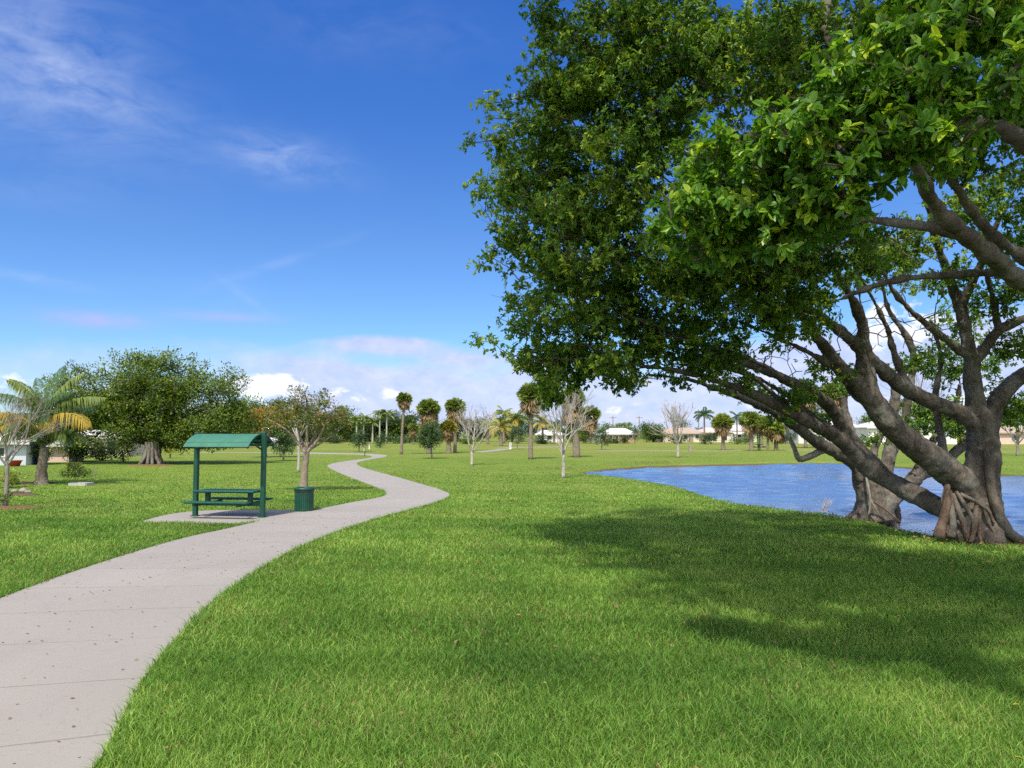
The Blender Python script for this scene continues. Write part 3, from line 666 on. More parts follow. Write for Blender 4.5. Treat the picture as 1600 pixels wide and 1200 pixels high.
T2 = [
 [(1368, 812, 20.4, .52), (1364, 785, 20.4, .40), (1352, 752, 20.4, .31), (1340, 728, 20.3, .24), (1318, 712, 20.2, .20), (1280, 693, 19.9, .17), (1240, 664, 19.4, .145), (1200, 640, 18.8, .12), (1150, 618, 18.2, .10), (1110, 604, 17.7, .075), (1070, 592, 17.2, .05), (1010, 585, 16.6, .03)],
 [(1372, 800, 20.4, .34), (1383, 765, 20.5, .27), (1384, 735, 20.6, .22), (1392, 700, 20.7, .19), (1396, 660, 20.8, .16), (1400, 600, 20.8, .12)],
 [(1362, 800, 20.3, .32), (1388, 785, 20.3, .27), (1412, 762, 20.5, .23), (1440, 742, 20.8, .19), (1478, 718, 21.0, .16), (1512, 690, 21.1, .14), (1550, 660, 21.1, .11), (1600, 630, 21, .08)],
 [(1416, 758, 20.6, .17), (1438, 730, 20.7, .14), (1452, 700, 20.8, .12), (1470, 668, 20.8, .11), (1492, 635, 20.7, .09), (1500, 600, 20.6, .06)],
 [(1346, 735, 20.3, .15), (1342, 705, 20.5, .13), (1330, 672, 20.7, .12), (1321, 640, 20.8, .11), (1321, 612, 20.8, .10), (1330, 585, 20.8, .08), (1349, 560, 20.8, .07), (1347, 497, 20.7, .055), (1340, 440, 20.4, .03)],
 [(1380, 740, 20.6, .16), (1400, 690, 21.2, .14), (1415, 655, 21.4, .13), (1422, 600, 21.5, .12), (1428, 560, 21.5, .115), (1416, 525, 21.4, .10), (1396, 498, 21.3, .09), (1386, 474, 21.2, .07), (1372, 430, 21, .05), (1356, 397, 20.8, .035)],
 [(1362, 730, 20.4, .14), (1366, 705, 20.6, .12), (1375, 680, 20.7, .10), (1390, 665, 20.7, .05)],
]
DEAD = [(1322, 713, 20.1, .12), (1290, 703, 20.0, .095), (1268, 712, 19.9, .085), (1249, 717, 19.85, .08), (1241, 700, 19.8, .06), (1233, 682, 19.8, .05), (1227, 662, 19.8, .035)]

# (px, py, rx, ry, depth, clumps) - where the crown carries leaves
BL1 = [
 (845, 8, 26, 20, 12.6, 9), (905, 60, 45, 45, 12.8, 28), (850, 130, 50, 48, 12.8, 34), (800, 205, 42, 42, 13, 26), (785, 275, 30, 38, 13, 20), (860, 230, 70, 60, 12.8, 60),
 (960, 40, 70, 60, 12.6, 60), (940, 140, 75, 65, 12.6, 66), (815, 345, 45, 38, 13, 26), (880, 330, 70, 60, 12.8, 55), (960, 250, 80, 70, 12.6, 66), (1040, 60, 80, 70, 12.2, 64), (1050, 170, 80, 65, 12.2, 48),
 (835, 410, 42, 35, 13, 22), (900, 420, 60, 45, 13, 36), (970, 350, 70, 55, 12.7, 46), (1060, 290, 70, 60, 12.3, 40), (1120, 110, 75, 70, 12, 44), (1130, 30, 70, 50, 11.6, 36),
 (830, 480, 38, 35, 13.2, 20), (900, 500, 55, 42, 13.2, 30), (980, 440, 70, 50, 13, 44), (1050, 400, 70, 55, 12.6, 46), (840, 550, 45, 38, 13.4, 26), (850, 608, 30, 28, 13.4, 14),
 (900, 560, 45, 30, 13.6, 20), (950, 570, 50, 25, 13.8, 15), (980, 520, 60, 42, 13.4, 26), (1050, 500, 70, 45, 13.4, 36), (1060, 560, 70, 30, 13.8, 28), (1120, 480, 70, 55, 13, 40), (990, 598, 35, 16, 14, 6),
 (1130, 390, 80, 60, 12, 56), (1200, 430, 80, 55, 12.4, 46), (1260, 420, 60, 50, 13, 26), (1140, 560, 60, 30, 14.4, 16), (1200, 520, 60, 40, 14.2, 18), (1260, 490, 60, 35, 14.6, 14),
 (1200, 200, 70, 70, 11.2, 40), (1210, 90, 70, 60, 11, 32), (1280, 40, 60, 45, 10.6, 20), (1390, 60, 70, 60, 10, 26), (1340, 110, 50, 40, 10.4, 18), (1180, 300, 70, 55, 11.2, 36),
 (1300, 380, 60, 45, 12, 18), (1360, 400, 60, 40, 13.4, 12), (1420, 380, 60, 45, 14, 14), (1500, 330, 60, 50, 14, 14), (1560, 400, 50, 50, 15, 12), (1580, 300, 50, 60, 13.5, 14), (1480, 440, 50, 35, 15.6, 8), (1550, 470, 55, 35, 15.8, 10),
 (1580, 540, 40, 40, 16.2, 9), (1450, 560, 40, 30, 16, 5), (1590, 640, 40, 30, 16.5, 8), (1440, 230, 60, 50, 9.5, 16), (1530, 240, 60, 45, 9.5, 14), (1590, 180, 50, 60, 9, 14), (1290, 580, 40, 30, 15.6, 5), (1240, 620, 40, 22, 15.8, 7), (1170, 600, 40, 22, 15.2, 5),
]
NEAR = [(1390, 30, 60, 30, 5.7, 16), (1450, 10, 60, 20, 5.6, 12), (1500, 40, 110, 60, 5.4, 40), (1590, 60, 60, 70, 5.2, 20), (1420, 90, 90, 55, 5.4, 34), (1350, 150, 85, 55, 5.5, 34), (1470, 150, 90, 50, 5.2, 30), (1560, 145, 50, 40, 5, 12), (1280, 210, 80, 55, 5.6, 34), (1380, 230, 80, 45, 5.4, 28),
        (1200, 260, 75, 50, 5.9, 32), (1110, 250, 45, 35, 6.2, 14), (1270, 300, 80, 50, 5.7, 32), (1150, 340, 80, 50, 6.1, 34), (1060, 330, 45, 42, 6.4, 16), (1240, 370, 70, 38, 6, 22), (1120, 395, 60, 30, 6.4, 14), (1330, 320, 50, 35, 5.6, 12), (1490, 235, 40, 25, 5.1, 7)]
BL2 = [(1490, 580, 35, 40, 20.6, 8), (1500, 500, 50, 50, 20.6, 10), (1380, 430, 60, 40, 20.6, 12), (1460, 640, 45, 28, 20.8, 16), (1430, 660, 45, 26, 21, 18), (1500, 660, 50, 26, 21, 14), (1580, 640, 40, 30, 21, 12), (1340, 430, 50, 30, 20.4, 8), (1470, 560, 30, 25, 20.7, 8), (1350, 690, 18, 14, 20.7, 3), (1310, 620, 25, 15, 19.6, 3), (1270, 660, 30, 16, 19.5, 6), (1220, 650, 30, 14, 19, 5), (1400, 400, 50, 40, 20.6, 8), (1550, 580, 40, 40, 20.6, 8), (1190, 615, 30, 14, 18.6, 4)]
def hero(name, label, limbs, blobs, near, base, extra, leafm, seedjit):
    e = ent(name, label, 'tree', base, 'old fig trees on the lake bank')
    b = MB(); seeds = []
    for L in limbs:
        P, r_ = limb(b, L); seeds.append(P[r_ < .2])
    extra(b)
    tr_ = b.build('trunk', M['figbark'], e, base, True)
    md = tr_.modifiers.new('join', 'REMESH'); md.mode = 'VOXEL'; md.voxel_size = .035; md.use_smooth_shade = True
    tx = bpy.data.textures.new(name + '_knobs', 'CLOUDS'); tx.noise_scale = .28; tx.noise_depth = 4
    dm = tr_.modifiers.new('knobs', 'DISPLACE'); dm.texture = tx; dm.strength = .11; dm.mid_level = .5; dm.texture_coords = 'LOCAL'
    seed = np.vstack(seeds); C = []
    for (x, y, rx, ry, d, n) in blobs:
        c = at(x, y, d); s_ = pm(d); m_ = 1.25 if x < 1180 else 1.7; f_ = lobed if n >= 18 else ell; C.append(f_(max(2, int(n * m_)), c + [.12 if x < 870 else 0, .7 if x < 1180 else 0, 0], (max(.1, rx * s_ - .3), .8 if x < 870 else 1.9 if x < 1180 else 1.2, ry * s_ * .88), .15))
    C = np.vstack(C); nC = len(C); Cn = []
    for (x, y, rx, ry, d, n) in near:
        c = at(x, y, d); s_ = pm(d); Cn.append(ell(n, c, (rx * s_, .45, ry * s_), .1))
    if Cn: C = np.vstack([C] + Cn)
    nl_ = len(C)
    if near: C = np.vstack([C] + [ell(n_, at(x, y, d), (rx * pm(d), 1.0, ry * pm(d)), 0) for x, y, rx, ry, d, n_ in ((1330, 520, 90, 60, 15, 70), (1450, 470, 70, 80, 15.3, 60), (1200, 560, 100, 40, 15.3, 80), (1080, 575, 90, 25, 14.6, 45), (1560, 450, 60, 90, 15.6, 45), (1400, 380, 110, 60, 13, 50), (1260, 610, 60, 40, 16.2, 40), (1300, 250, 120, 60, 10, 30))])
    N, par, tips = grow(seed, C, step=.28, down=.5)
    tips = tips[:nl_]
    b = MB(); branch_mesh(b, N, par, len(seed), r0=.0068, p=.42, rmax=.05, sides=5)
    # twigs fanning out in every clump
    tc = np.repeat(N[tips], 3, 0); u = unit(len(tc)); u[:, 2] = np.abs(u[:, 2]) * .6; rr = np.where(np.repeat(np.arange(len(tips)) < nC, 3), .34, .2)[:, None]
    b.edges(tc, tc + u * rr, np.full(len(tc), .004), np.full(len(tc), .002), 3)
    b.build('branches', M['twig'], e, base)
    return e, N[tips][:nC], N[tips][nC:]
def foliage(e, base, C, per, r_, L, mat, nm='crown', tm=.42):
    b = MB(); n = len(C) * per; c = np.repeat(C, per, 0)
    # leaves sit in rosettes on twig ends inside each clump
    ro = 9; nr = n // ro; cc = np.repeat(C, per // ro, 0); u = unit(len(cc)); u[:, 2] = u[:, 2] * .75 + .15
    tipp = cc + u * (rng.random(len(cc)) ** .5 * r_ * rng.uniform(.75, 1.25, len(cc)))[:, None]
    P = np.repeat(tipp, ro, 0); ax = np.repeat(u, ro, 0); n = len(P)
    w = unit(n); w = w - ax * (w * ax).sum(1)[:, None]; w /= np.linalg.norm(w, axis=1)[:, None]
    d = w + ax * rng.uniform(-.1, .9, n)[:, None]; d[:, 2] -= .12; P = P - ax * (rng.random(n) * r_ * .22)[:, None]
    nn = ax * .9 + unit(n) * .45; nn[:, 2] += .7; LL = L * rng.uniform(.45, 1.25, n)
    tt = np.repeat(rng.normal(tm, .10, len(C)), per // ro * ro) + rng.normal(0, .12, n) + np.repeat((rng.random(len(cc)) < .12) * rng.uniform(.15, .5, len(cc)), ro)
    leaves(b, P, d, nn, LL, LL * .5, np.clip(tt, 0, 1), .14)
    b.build(nm, M[mat], e, base)
base1 = G(1528, 842); base2 = G(1366, 807)
def flare(base, n, R_, H, rr, seedv):
    rs = np.random.default_rng(seedv)
    def f(b):
        for k in range(n):
            a = k * 2 * math.pi / n + rs.uniform(-.25, .25); d = np.array([math.cos(a), math.sin(a), 0])
            RR = R_ * rs.uniform(.8, 1.45); p0 = base + d * .22 + [0, 0, H * rs.uniform(.8, 1.1)]; p1 = base + d * R_ * .5 + [0, 0, H * .42]; p2 = base + d * R_ * .85 + [0, 0, .08]; p3 = base + d * RR * 1.15; p3[2] = lakez(p3[:2])[0] - .08; p2[2] = lakez(p2[:2])[0] + .07; p1[2] = lakez(p1[:2])[0] * .5 + H * .4
            b.tube([p0, p1, p2, p3], [rr, rr * .95, rr * .8, rr * .35], 9, 5, wob=.08)
    return f
f1 = flare(base1, 13, .82, 1.15, .16, 3)
def ex1(b): f1(b)
e1, C1, C1n = hero('fig_tree', 'large fig tree with thick forked trunk and stilt roots, right of its leaning neighbour', T1, BL1, NEAR, base1, ex1, 'fig', 1)
# unseen remainder of the crown above and to the right of the frame; it shades the lawn
C_ov = np.vstack([ell(560, (3.7, 6.3, 9.3), (4.6, 3.3, 1.0), .0), ell(180, (9.5, 9, 9.8), (3, 5, 1.4), .1), ell(120, (5.2, 1.8, 9.0), (4.0, 2.6, .8), .05), ell(30, (5.0, -2.5, 9.6), (4.2, 2.6, .9), .05), ell(60, (-.2, 9.5, 11.5), (1.8, 3.5, .8), .05), ell(120, (13.5, 13, 6.5), (3, 5, 3), .3), ell(200, (2.6, 13, 11.6), (4.0, 3.6, 1.2), .05), ell(70, (3.5, 15, 11), (3.5, 3.5, 1.2), .1)])
def keep_out(C):   # only what lies outside the picture
    v = np.array([[1, 0, 0], [0, math.cos(TH), math.sin(TH)], [0, -math.sin(TH), math.cos(TH)]]); q_ = (C - [0, 0, CH]) @ v.T
    x = 800 + F * q_[:, 0] / q_[:, 1]; y = 600 - F * q_[:, 2] / q_[:, 1]; return C[(x > 1640) | (y < -30)]
C_ov = keep_out(C_ov)
foliage(e1, base1, C1, 117, .33, .082, 'fig', tm=.54)
foliage(e1, base1, C1n, 45, .21, .093, 'fignear', 'low_foliage', .58)
foliage(e1, base1, C_ov, 108, .62, .13, 'fig', 'upper_crown')
e2, C2, _ = hero('fig_tree', 'smaller fig tree leaning left over the lake, behind the large fig tree', T2, BL2, [], base2, flare(base2, 11, .78, .85, .14, 5), 'fig', 2)
foliage(e2, base2, C2, 99, .38, .09, 'fig')
# broken dead limb
b = MB(); P = np.array([at(x, y, d) for x, y, d, r in DEAD]); b.tube(P, [q_[3] for q_ in DEAD], 10, 5, wob=.06)
b.tube([at(1249, 717, 19.85), at(1248, 722, 19.85)], [.06, .03], 8, 2)
tag(b.build('dead_limb', M['greybark'], e2, base2, True), 'bare grey broken limb bent like an elbow')
# aerial roots
def root(pts, r_, par, bs, mat='rootbark'):
    b = MB(); P = np.array([at(x, y, d) for x, y, d in pts]); b.tube(P, r_, 8, 5, wob=.10); return b.build('aerial_root', M[mat], par, bs, True)
root([(1480, 758, 15.95), (1479, 785, 15.75), (1473, 815, 15.7), (1467, 840, 15.7)], [.06, .085, .09, .12], e1, base1)
root([(1484, 768, 15.95), (1487, 798, 15.72), (1489, 820, 15.65), (1486, 840, 15.6)], [.05, .065, .07, .09], e1, base1, 'figbark')
root([(1488, 772, 15.9), (1499, 800, 15.7), (1506, 822, 15.65), (1513, 842, 15.6)], [.05, .055, .055, .07], e1, base1)
root([(1494, 768, 15.92), (1508, 790, 15.74), (1520, 812, 15.66), (1527, 838, 15.6)], [.04, .045, .04, .05], e1, base1, 'figbark')
root([(1527, 785, 15.95), (1524, 806, 15.72), (1522, 830, 15.55), (1516, 848, 15.5)], [.05, .06, .05, .04], e1, base1)
root([(1528, 788, 15.95), (1531, 812, 15.7), (1530, 835, 15.52), (1534, 849, 15.45)], [.035, .04, .035, .03], e1, base1)
root([(1478, 762, 15.9), (1472, 778, 15.85), (1475, 800, 15.75), (1480, 835, 15.65)], [.02, .02, .018, .015], e1, base1, 'greybark')
root([(1500, 772, 15.95), (1528, 786, 15.85), (1545, 800, 15.75), (1552, 822, 15.7)], [.045, .04, .03, .02], e1, base1, 'figbark')
root([(1535, 785, 15.9), (1546, 800, 15.7), (1553, 818, 15.65)], [.025, .022, .018], e1, base1)
root([(1541, 700, 16.05), (1546, 745, 15.95), (1556, 790, 15.9), (1575, 830, 15.9), (1602, 848, 15.9)], [.05, .09, .11, .12, .08], e1, base1, 'figbark')
root([(1351, 735, 20.0), (1357, 762, 19.8), (1360, 785, 19.75), (1357, 805, 19.75)], [.03, .03, .028, .02], e2, base2, 'greybark')
root([(1360, 780, 19.75), (1367, 793, 19.7), (1376, 808, 19.7)], [.025, .02, .012], e2, base2, 'greybark')
root([(1362, 782, 19.8), (1385, 797, 19.7), (1408, 817, 19.6)], [.03, .025, .015], e2, base2)
b = MB(); b.tube([at(1397, 790, 20.9), at(1398, 806, 20.9), at(1398, 822, 20.9)], [.14, .16, .12], 12, 4, wob=.15); b.build('root_stump', M['darkbark'], e2, base2, True)
b = MB()
for k in range(18):
    c = G(1286, 797) + np.array([rng.normal(0, .05), rng.normal(0, .05), -.05]); b.tube([c, c + [rng.normal(.04, .03), 0, .18], c + [rng.normal(.16, .05), 0, rng.uniform(.25, .42)]], [.005, .006, .003], 4, 2)
b.build('dry_grass_tuft', M['drygrass'], None, G(1290, 797)); tag(bpy.data.objects['dry_grass_tuft'], 'pale dry grass tuft at the water edge left of the fig roots', 'grass tuft')

# ============================================================ PICNIC SHELTER
def make_shelter():
    """local frame: x along the table, y across; origin on the pad midway between the posts"""
    e = ent('picnic_shelter', 'green metal picnic shelter with curved roof on the concrete pad beside the path', 'picnic shelter', (0, 0, 0), 'green picnic shelters with tables')
    hw = .98
    for sx_ in (-1, 1):
        b = MB(); b.box((sx_ * hw, 0, 1.135), (.115, .115, 2.27)); b.box((sx_ * hw, 0, .012), (.2, .2, .02)); b.box((sx_ * hw, 0, 2.285), (.125, .125, .03), taper=.5)
        o = b.build('post', M['green'], e); bv = o.modifiers.new('bev', 'BEVEL'); bv.width = .008; bv.segments = 2
    b = MB(); R0 = 1.02; half = .76; n = 18; zc = 2.24 - R0; am = math.asin(half / R0)
    a = np.linspace(-am, am, n); prof = np.stack([np.sin(a) * R0, np.cos(a) * R0 + zc], 1); inn = np.stack([np.sin(a) * (R0 - .02), np.cos(a) * (R0 - .02) + zc], 1)
    ring = np.vstack([prof, inn[::-1]]); m_ = len(ring); x0_ = hw - .06; v = np.vstack([np.column_stack([np.full(m_, s_ * x0_), ring]) for s_ in (-1, 1)])
    k = b.verts(v); jj = np.arange(m_); b.quads(np.stack([jj, (jj + 1) % m_, (jj + 1) % m_ + m_, jj + m_], 1) + k)
    for s_ in (0, m_):
        i_ = np.arange(n - 1); b.quads(np.stack([i_, i_ + 1, m_ - 2 - i_, m_ - 1 - i_], 1) + k + s_)
    b.build('roof', M['greenroof'], e)
    for sx_ in (-1, 1):          # arched ribs under both ends, braced to the post
        b = MB(); a2 = np.linspace(-am, am, 13); b.tube(np.column_stack([np.full(13, sx_ * (hw - .09)), np.sin(a2) * (R0 - .05), np.cos(a2) * (R0 - .05) + zc]), np.full(13, .025), 6, 1)
        b.bar((sx_ * (hw - .04), -.52, 1.98), (sx_ * (hw - .04), 0, 1.80), .05, .03); b.bar((sx_ * (hw - .04), .52, 1.98), (sx_ * (hw - .04), 0, 1.80), .05, .03)
        b.build('roof_rib', M['green'], e)
    b = MB(); b.bar((-hw, 0, 2.12), (hw, 0, 2.12), .05, .08)
    for y_ in (-.62, .62): b.bar((-hw + .06, y_, 2.0), (hw - .06, y_, 2.0), .04, .04)
    b.build('roof_beam', M['green'], e)
    b = MB(); b.box((0, 0, .70), (1.78, .72, .035)); b.box((0, 0, .672), (1.72, .66, .03))
    t_ = b.build('table_top', M['greenmesh'], e); t_.modifiers.new('bev', 'BEVEL').width = .008
    for s_ in (-1, 1):
        b = MB(); b.box((0, s_ * .64, .44), (1.82, .26, .035)); b.box((0, s_ * .64, .415), (1.76, .2, .025)); q_ = b.build('bench_seat', M['greenmesh'], e); q_.modifiers.new('bev', 'BEVEL').width = .008
    for s_ in (-1, 1):
        b = MB(); b.box((s_ * .62, 0, .50), (.11, .11, .36)); b.build('table_leg', M['green'], e)
        b = MB(); b.bar((s_ * .62, -.70, .36), (s_ * .62, .70, .36), .07, .06); b.build('cross_bar', M['green'], e)
    b = MB(); b.bar((-hw, 0, .34), (hw, 0, .34), .09, .09); b.build('stretcher', M['green'], e)
    return e
def copytree(o, parent=None):
    c = o.copy(); COL.objects.link(c)
    if parent: c.parent = parent
    for ch in o.children: copytree(ch, c)
    return c
sh = make_shelter(); pR = G(411, 808.5); pL = G(304, 807); cc = (pR + pL) / 2
sh.location = (cc[0], cc[1], ZP - .004); sh.rotation_euler.z = math.atan2(pR[1] - pL[1], pR[0] - pL[0]) - R(2)
s2 = copytree(sh); s2['label'] = 'small distant green picnic shelter among the palms across the lake'; q_ = G(1186, 703.5); s2.location = (q_[0], q_[1], .03); s2.rotation_euler.z = R(78)

# ============================================================ TRASH CAN
cb = G(475, 798.5); e = ent('trash_can', 'round green slatted trash can with black liner beside the path', 'trash can', (cb[0], cb[1], .012))
b = MB(); n = 30
for k in range(n):
    a = k * 2 * math.pi / n; rz = a; c = (math.cos(a) * .265, math.sin(a) * .265, .30); b.box(c, (.012, .048, .56), rz)
b.lathe([(.262, .03), (.272, .03), (.272, .07), (.262, .07), (.262, .03)], 30); b.lathe([(.262, .50), (.275, .50), (.275, .54), (.262, .54), (.262, .50)], 30)
b.lathe([(.0, .02), (.26, .02), (.26, .0), (.25, .0)], 30); b.build('body', M['green'], e)
b = MB(); b.lathe([(.25, .03), (.25, .62), (.262, .64), (.285, .60), (.283, .55), (.275, .53)], 36); o = b.build('liner_bag', M['blackbag'], e, smooth_=True)
b = MB(); b.lathe([(.2, .66), (.21, .685), (.275, .675), (.30, .645), (.295, .60), (.28, .60), (.28, .64), (.2, .655)], 36); b.build('lid_ring', M['green'], e, smooth_=True)
b = MB(); P = [(-.17, -.1, .66), (-.17, -.1, .80), (-.16, -.1, .815), (.16, -.1, .815), (.17, -.1, .80), (.17, -.1, .66)]; b.tube(P, [.0045] * 6, 6, 2); b.build('handle', M['wood'], e)

# ============================================================ TREES, left to right
# big ficus on the left lawn
tree('fig_tree', 'broad dense fig tree with gnarled trunk on the left lawn', 'tree', 237, 725,
     [(215, 575, 42, 38), (255, 600, 62, 42), (150, 608, 60, 34), (110, 640, 35, 40), (180, 655, 50, 38), (240, 655, 55, 40), (300, 640, 55, 45), (345, 620, 42, 38), (340, 665, 45, 30), (200, 685, 30, 18), (380, 655, 16, 30), (290, 680, 45, 22), (130, 675, 28, 22), (170, 625, 50, 35), (270, 640, 50, 35), (215, 672, 30, 20), (275, 672, 35, 22), (330, 690, 35, 12), (150, 650, 45, 30), (245, 625, 70, 40)],
     .19, 1500, 60, 'leaf', 'figbark', .4, .68, limbs=[[(237, 727, .75), (238, 710, .62), (240, 692, .52), (236, 670, .35), (225, 640, .25), (215, 600, .12)], [(237, 700, .4), (250, 685, .3, .5), (270, 665, .2, 1.5), (295, 648, .12, 2.5)],
       [(238, 700, .35), (224, 685, .25, .5), (203, 665, .17, 1.5), (180, 648, .1, 2)], [(240, 695, .4), (256, 665, .3, 1.5), (265, 625, .2, 2), (262, 590, .1, 2)], [(245, 698, .25), (275, 684, .16, .5), (305, 674, .09, 1)]], r0=.03, hollow=.45, depth=.8, tm=.55)
b = MB(); gb = G(237, 726)
for k in range(12):
    a = k * .52; d = np.array([math.cos(a), math.sin(a), 0]); b.tube([gb + d * .36 + [0, 0, 1.6], gb + d * .46 + [0, 0, .7], gb + d * (.62 + .18 * (k % 3)) + [0, 0, -.05]], [.10, .12, .10], 8, 4, wob=.15)
big = [o for o in bpy.data.objects if o.get('label', '').startswith('broad dense fig')][0]
b.build('root_buttress', M['figbark'], big, G(237, 725), True)
# coconut palm on the far left
pb = G(66, 757); cp = ent('coconut_palm', 'coconut palm with yellowing lower fronds in front of the big fig tree', 'palm tree', pb)
b = MB(); b.tube([pb - [0, 0, .1], pb + [-.05, 0, .4], pb + [.0, 0, 1.1], pb + [.04, 0, 1.6]], [.30, .22, .18, .14], 12, 6, wob=.16)
b.tube([pb + [-.25, .2, -.1], pb + [-.2, .2, 1.2], pb + [-.12, .2, 2.2], pb + [-.15, .2, 3.0]], [.15, .11, .1, .08], 10, 5, wob=.12)
b.build('trunk', M['palmbark'], cp, pb, True)
hub = pb + np.array([.02, 0, 1.75]); hub2 = pb + np.array([-.15, .2, 2.9]); hub3 = pb + np.array([-.1, -.1, 2.2])
for (h_, az, el, L, dr, mt, ti) in [(hub2, 2.9, 1.15, 3.1, 1.0, 'frond', .6), (hub2, 1.2, 1.5, 3.0, .7, 'frondblue', .6), (hub2, .3, 1.3, 3.0, .9, 'frond', .6), (hub2, 3.4, .9, 3.1, 1.2, 'frondblue', .55), (hub2, .1, .75, 3.2, 1.0, 'frond', .5), (hub2, 3.8, 1.3, 2.6, 1.1, 'frond', .6), (hub2, 2.4, 1.35, 2.6, .9, 'frondblue', .5),
     (hub3, -.15, .8, 2.9, 1.3, 'frond', .45), (hub3, .5, 1.0, 3.0, 1.2, 'frondblue', .4), (hub3, 2.6, .9, 2.8, 1.4, 'frond', .7), (hub3, 4.4, .8, 2.2, 1.9, 'frond', .3), (hub2, -.5, .6, 2.2, 2.0, 'frond', .3), (hub2, 5.3, .75, 2.3, 2.2, 'frondblue', .3), (hub2, 3.5, .5, 2.3, 1.8, 'frond', .4), (hub2, 4.9, 1.0, 2.5, 1.5, 'frond', .5), (hub2, 5.9, 1.1, 2.5, 1.3, 'frondblue', .5), (hub, -.3, .9, 1.7, 2.2, 'frondblue', .2), (hub, .3, .9, 1.9, 2.1, 'frond', .3), (hub, 3.4, .9, 1.7, 2.1, 'frond', .3), (hub, 5.0, 1.0, 1.5, 2.2, 'frondblue', .25), (hub, 5.9, 1.1, 1.9, 1.9, 'frondblue', .3),
     (hub3, 3.5, 1.0, 3.4, 2.1, 'frondyellow', .4), (hub3, -.3, .9, 3.6, 1.9, 'frondyellow', .5), (hub, -.6, 1.0, 2.0, 2.4, 'frond', .3), (hub, 3.9, 1.0, 1.9, 2.4, 'frond', .4), (hub3, 3.8, .8, 2.5, 2.2, 'frondyellow', .2), (hub3, 5.5, 1.0, 2.4, 2.3, 'frondgold', .8), (hub3, 4.2, 1.0, 2.2, 2.4, 'frondgold', .6)]:
    b = MB(); frond(b, h_, az, el, L * (1.15 if h_ is hub else .92), dr, 64, .24, ti, .021, .9); o = b.build('frond', M[mt], cp, pb)
    if mt == 'frondyellow': o['label'] = 'yellowed drooping frond'
# thin bare sapling at the left edge
bare_tree('young_tree', 'thin pale sapling with fine upright twigs at the left lawn edge', 8, 792, 600, 60, 5, tr=.06, low=.5, bark='greybark')
tree('sapling', 'small leafy sapling in red mulch below the thin pale young tree', 'plant', 3, 792, [(6, 780, 12, 9)], .09, 14, 14, 'leaf', 'greybark', .02, .14, r0=.006)
# mulch, rocks, shrubs
def disc(name, label, cat, px, py, rx, ry, mat, h=.05):
    c = G(px, py); b = MB(); n = 40; a = np.arange(n) * 2 * np.pi / n; w = 1 + .12 * np.sin(3 * a + px) + .06 * np.sin(7 * a)
    rows_ = []
    for f, z in ((1.0, -.02), (.92, h * .5), (.6, h), (.25, h * 1.1)): rows_.append(np.column_stack([np.cos(a) * rx * w * f, np.sin(a) * ry * w * f, z + rng.normal(0, h * .15, n)]))
    b.verts(np.vstack(rows_) + c); i_ = np.arange(3)[:, None] * n; j_ = np.arange(n)[None]; j2 = (j_ + 1) % n
    b.quads(np.stack([i_ + j_, i_ + j2, i_ + n + j2, i_ + n + j_], -1).reshape(-1, 4)); k = b.verts([c + [0, 0, h * 1.1]]); jj = np.arange(n); b.tris(np.stack([3 * n + jj, 3 * n + (jj + 1) % n, np.full(n, k)], 1))
    return tag(b.build(name, M[mat], None, c, True), label, cat)
disc('mulch_bed', 'reddish mulch bed round the pale young tree at the left edge', 'mulch bed', 14, 794, .95, .5, 'mulch')
disc('mulch_bed', 'brown soil bed with stones in front of the coconut palm', 'mulch bed', 28, 774, .75, .35, 'soil', .08)
disc('mulch_bed', 'brown root bed at the foot of the coconut palm', 'mulch bed', 56, 756, .9, .6, 'soil', .07)
disc('mulch_bed', 'reddish mulch round the gnarled trunk of the broad fig tree', 'mulch bed', 237, 727, 1.6, .8, 'mulch', .06)
for k, (x, y, s_) in enumerate([(22, 771, .10), (36, 770, .12), (44, 772, .08)]):
    c = G(x, y); b = MB(); v = unit(1)[0]; pr_ = [(0.001, -.6), (.7, -.4), (1, 0), (.75, .5), (.3, .75), (.001, .8)]
    b.lathe([(a_ * s_, z_ * s_) for a_, z_ in pr_], 9, (0, 0, 0)); V0 = b.V[0]; V0 += rng.normal(0, s_ * .12, V0.shape); V0[:, 0] *= 1.4
    b.V[0] = V0 + c + [0, 0, .08]; tag(b.build('rock', M['rock'], None, c, True), ['flattest pale rock at the left end of the soil bed', 'biggest of the rocks on the soil bed by the palm', 'smallest rock at the right end of the soil bed'][k], 'rock', 'rocks on the soil bed')
sb = G(122, 757); e = ent('shrub', 'low spreading shrub growing in a white square planter', 'shrub', sb)
C = ell(46, sb + [-.15, 0, .55], (.62, .5, .34), .3); sd = np.linspace(sb + [.02, 0, .05], sb + [-.02, 0, .45], 5)
N, par, tips = grow(sd, C, .1); b = MB(); branch_mesh(b, N, par, 5, .008, .5, .03); b.build('stem', M['greybark'], e, sb); b = MB(); clumps(b, C, .15, 30, .09, tm=.45); b.build('foliage', M['leaf'], e, sb)
pc = G(127, 758.5); b = MB()
for a_, b_ in (((-.36, -.3), (.36, -.3)), ((.36, -.3), (.36, .3)), ((.36, .3), (-.36, .3)), ((-.36, .3), (-.36, -.3))): b.bar(pc + [a_[0], a_[1], .05], pc + [b_[0], b_[1], .05], .07, .14)
tag(b.build('planter', M['planter'], None, pc), 'low white square stone planter edge under the shrub', 'planter')
tree('shrub', 'sparse rose bush with thin canes right of the planter shrub', 'shrub', 148, 747, [(147, 738, 12, 10)], .07, 12, 8, 'leaf', 'greybark', .02, .18, r0=.008)
tree('shrub', 'bright leafy shrub left of the coconut palm trunk', 'shrub', 16, 762, [(14, 750, 16, 12)], .14, 26, 22, 'frond', 'greybark', .03, .22, r0=.008, tm=.8)
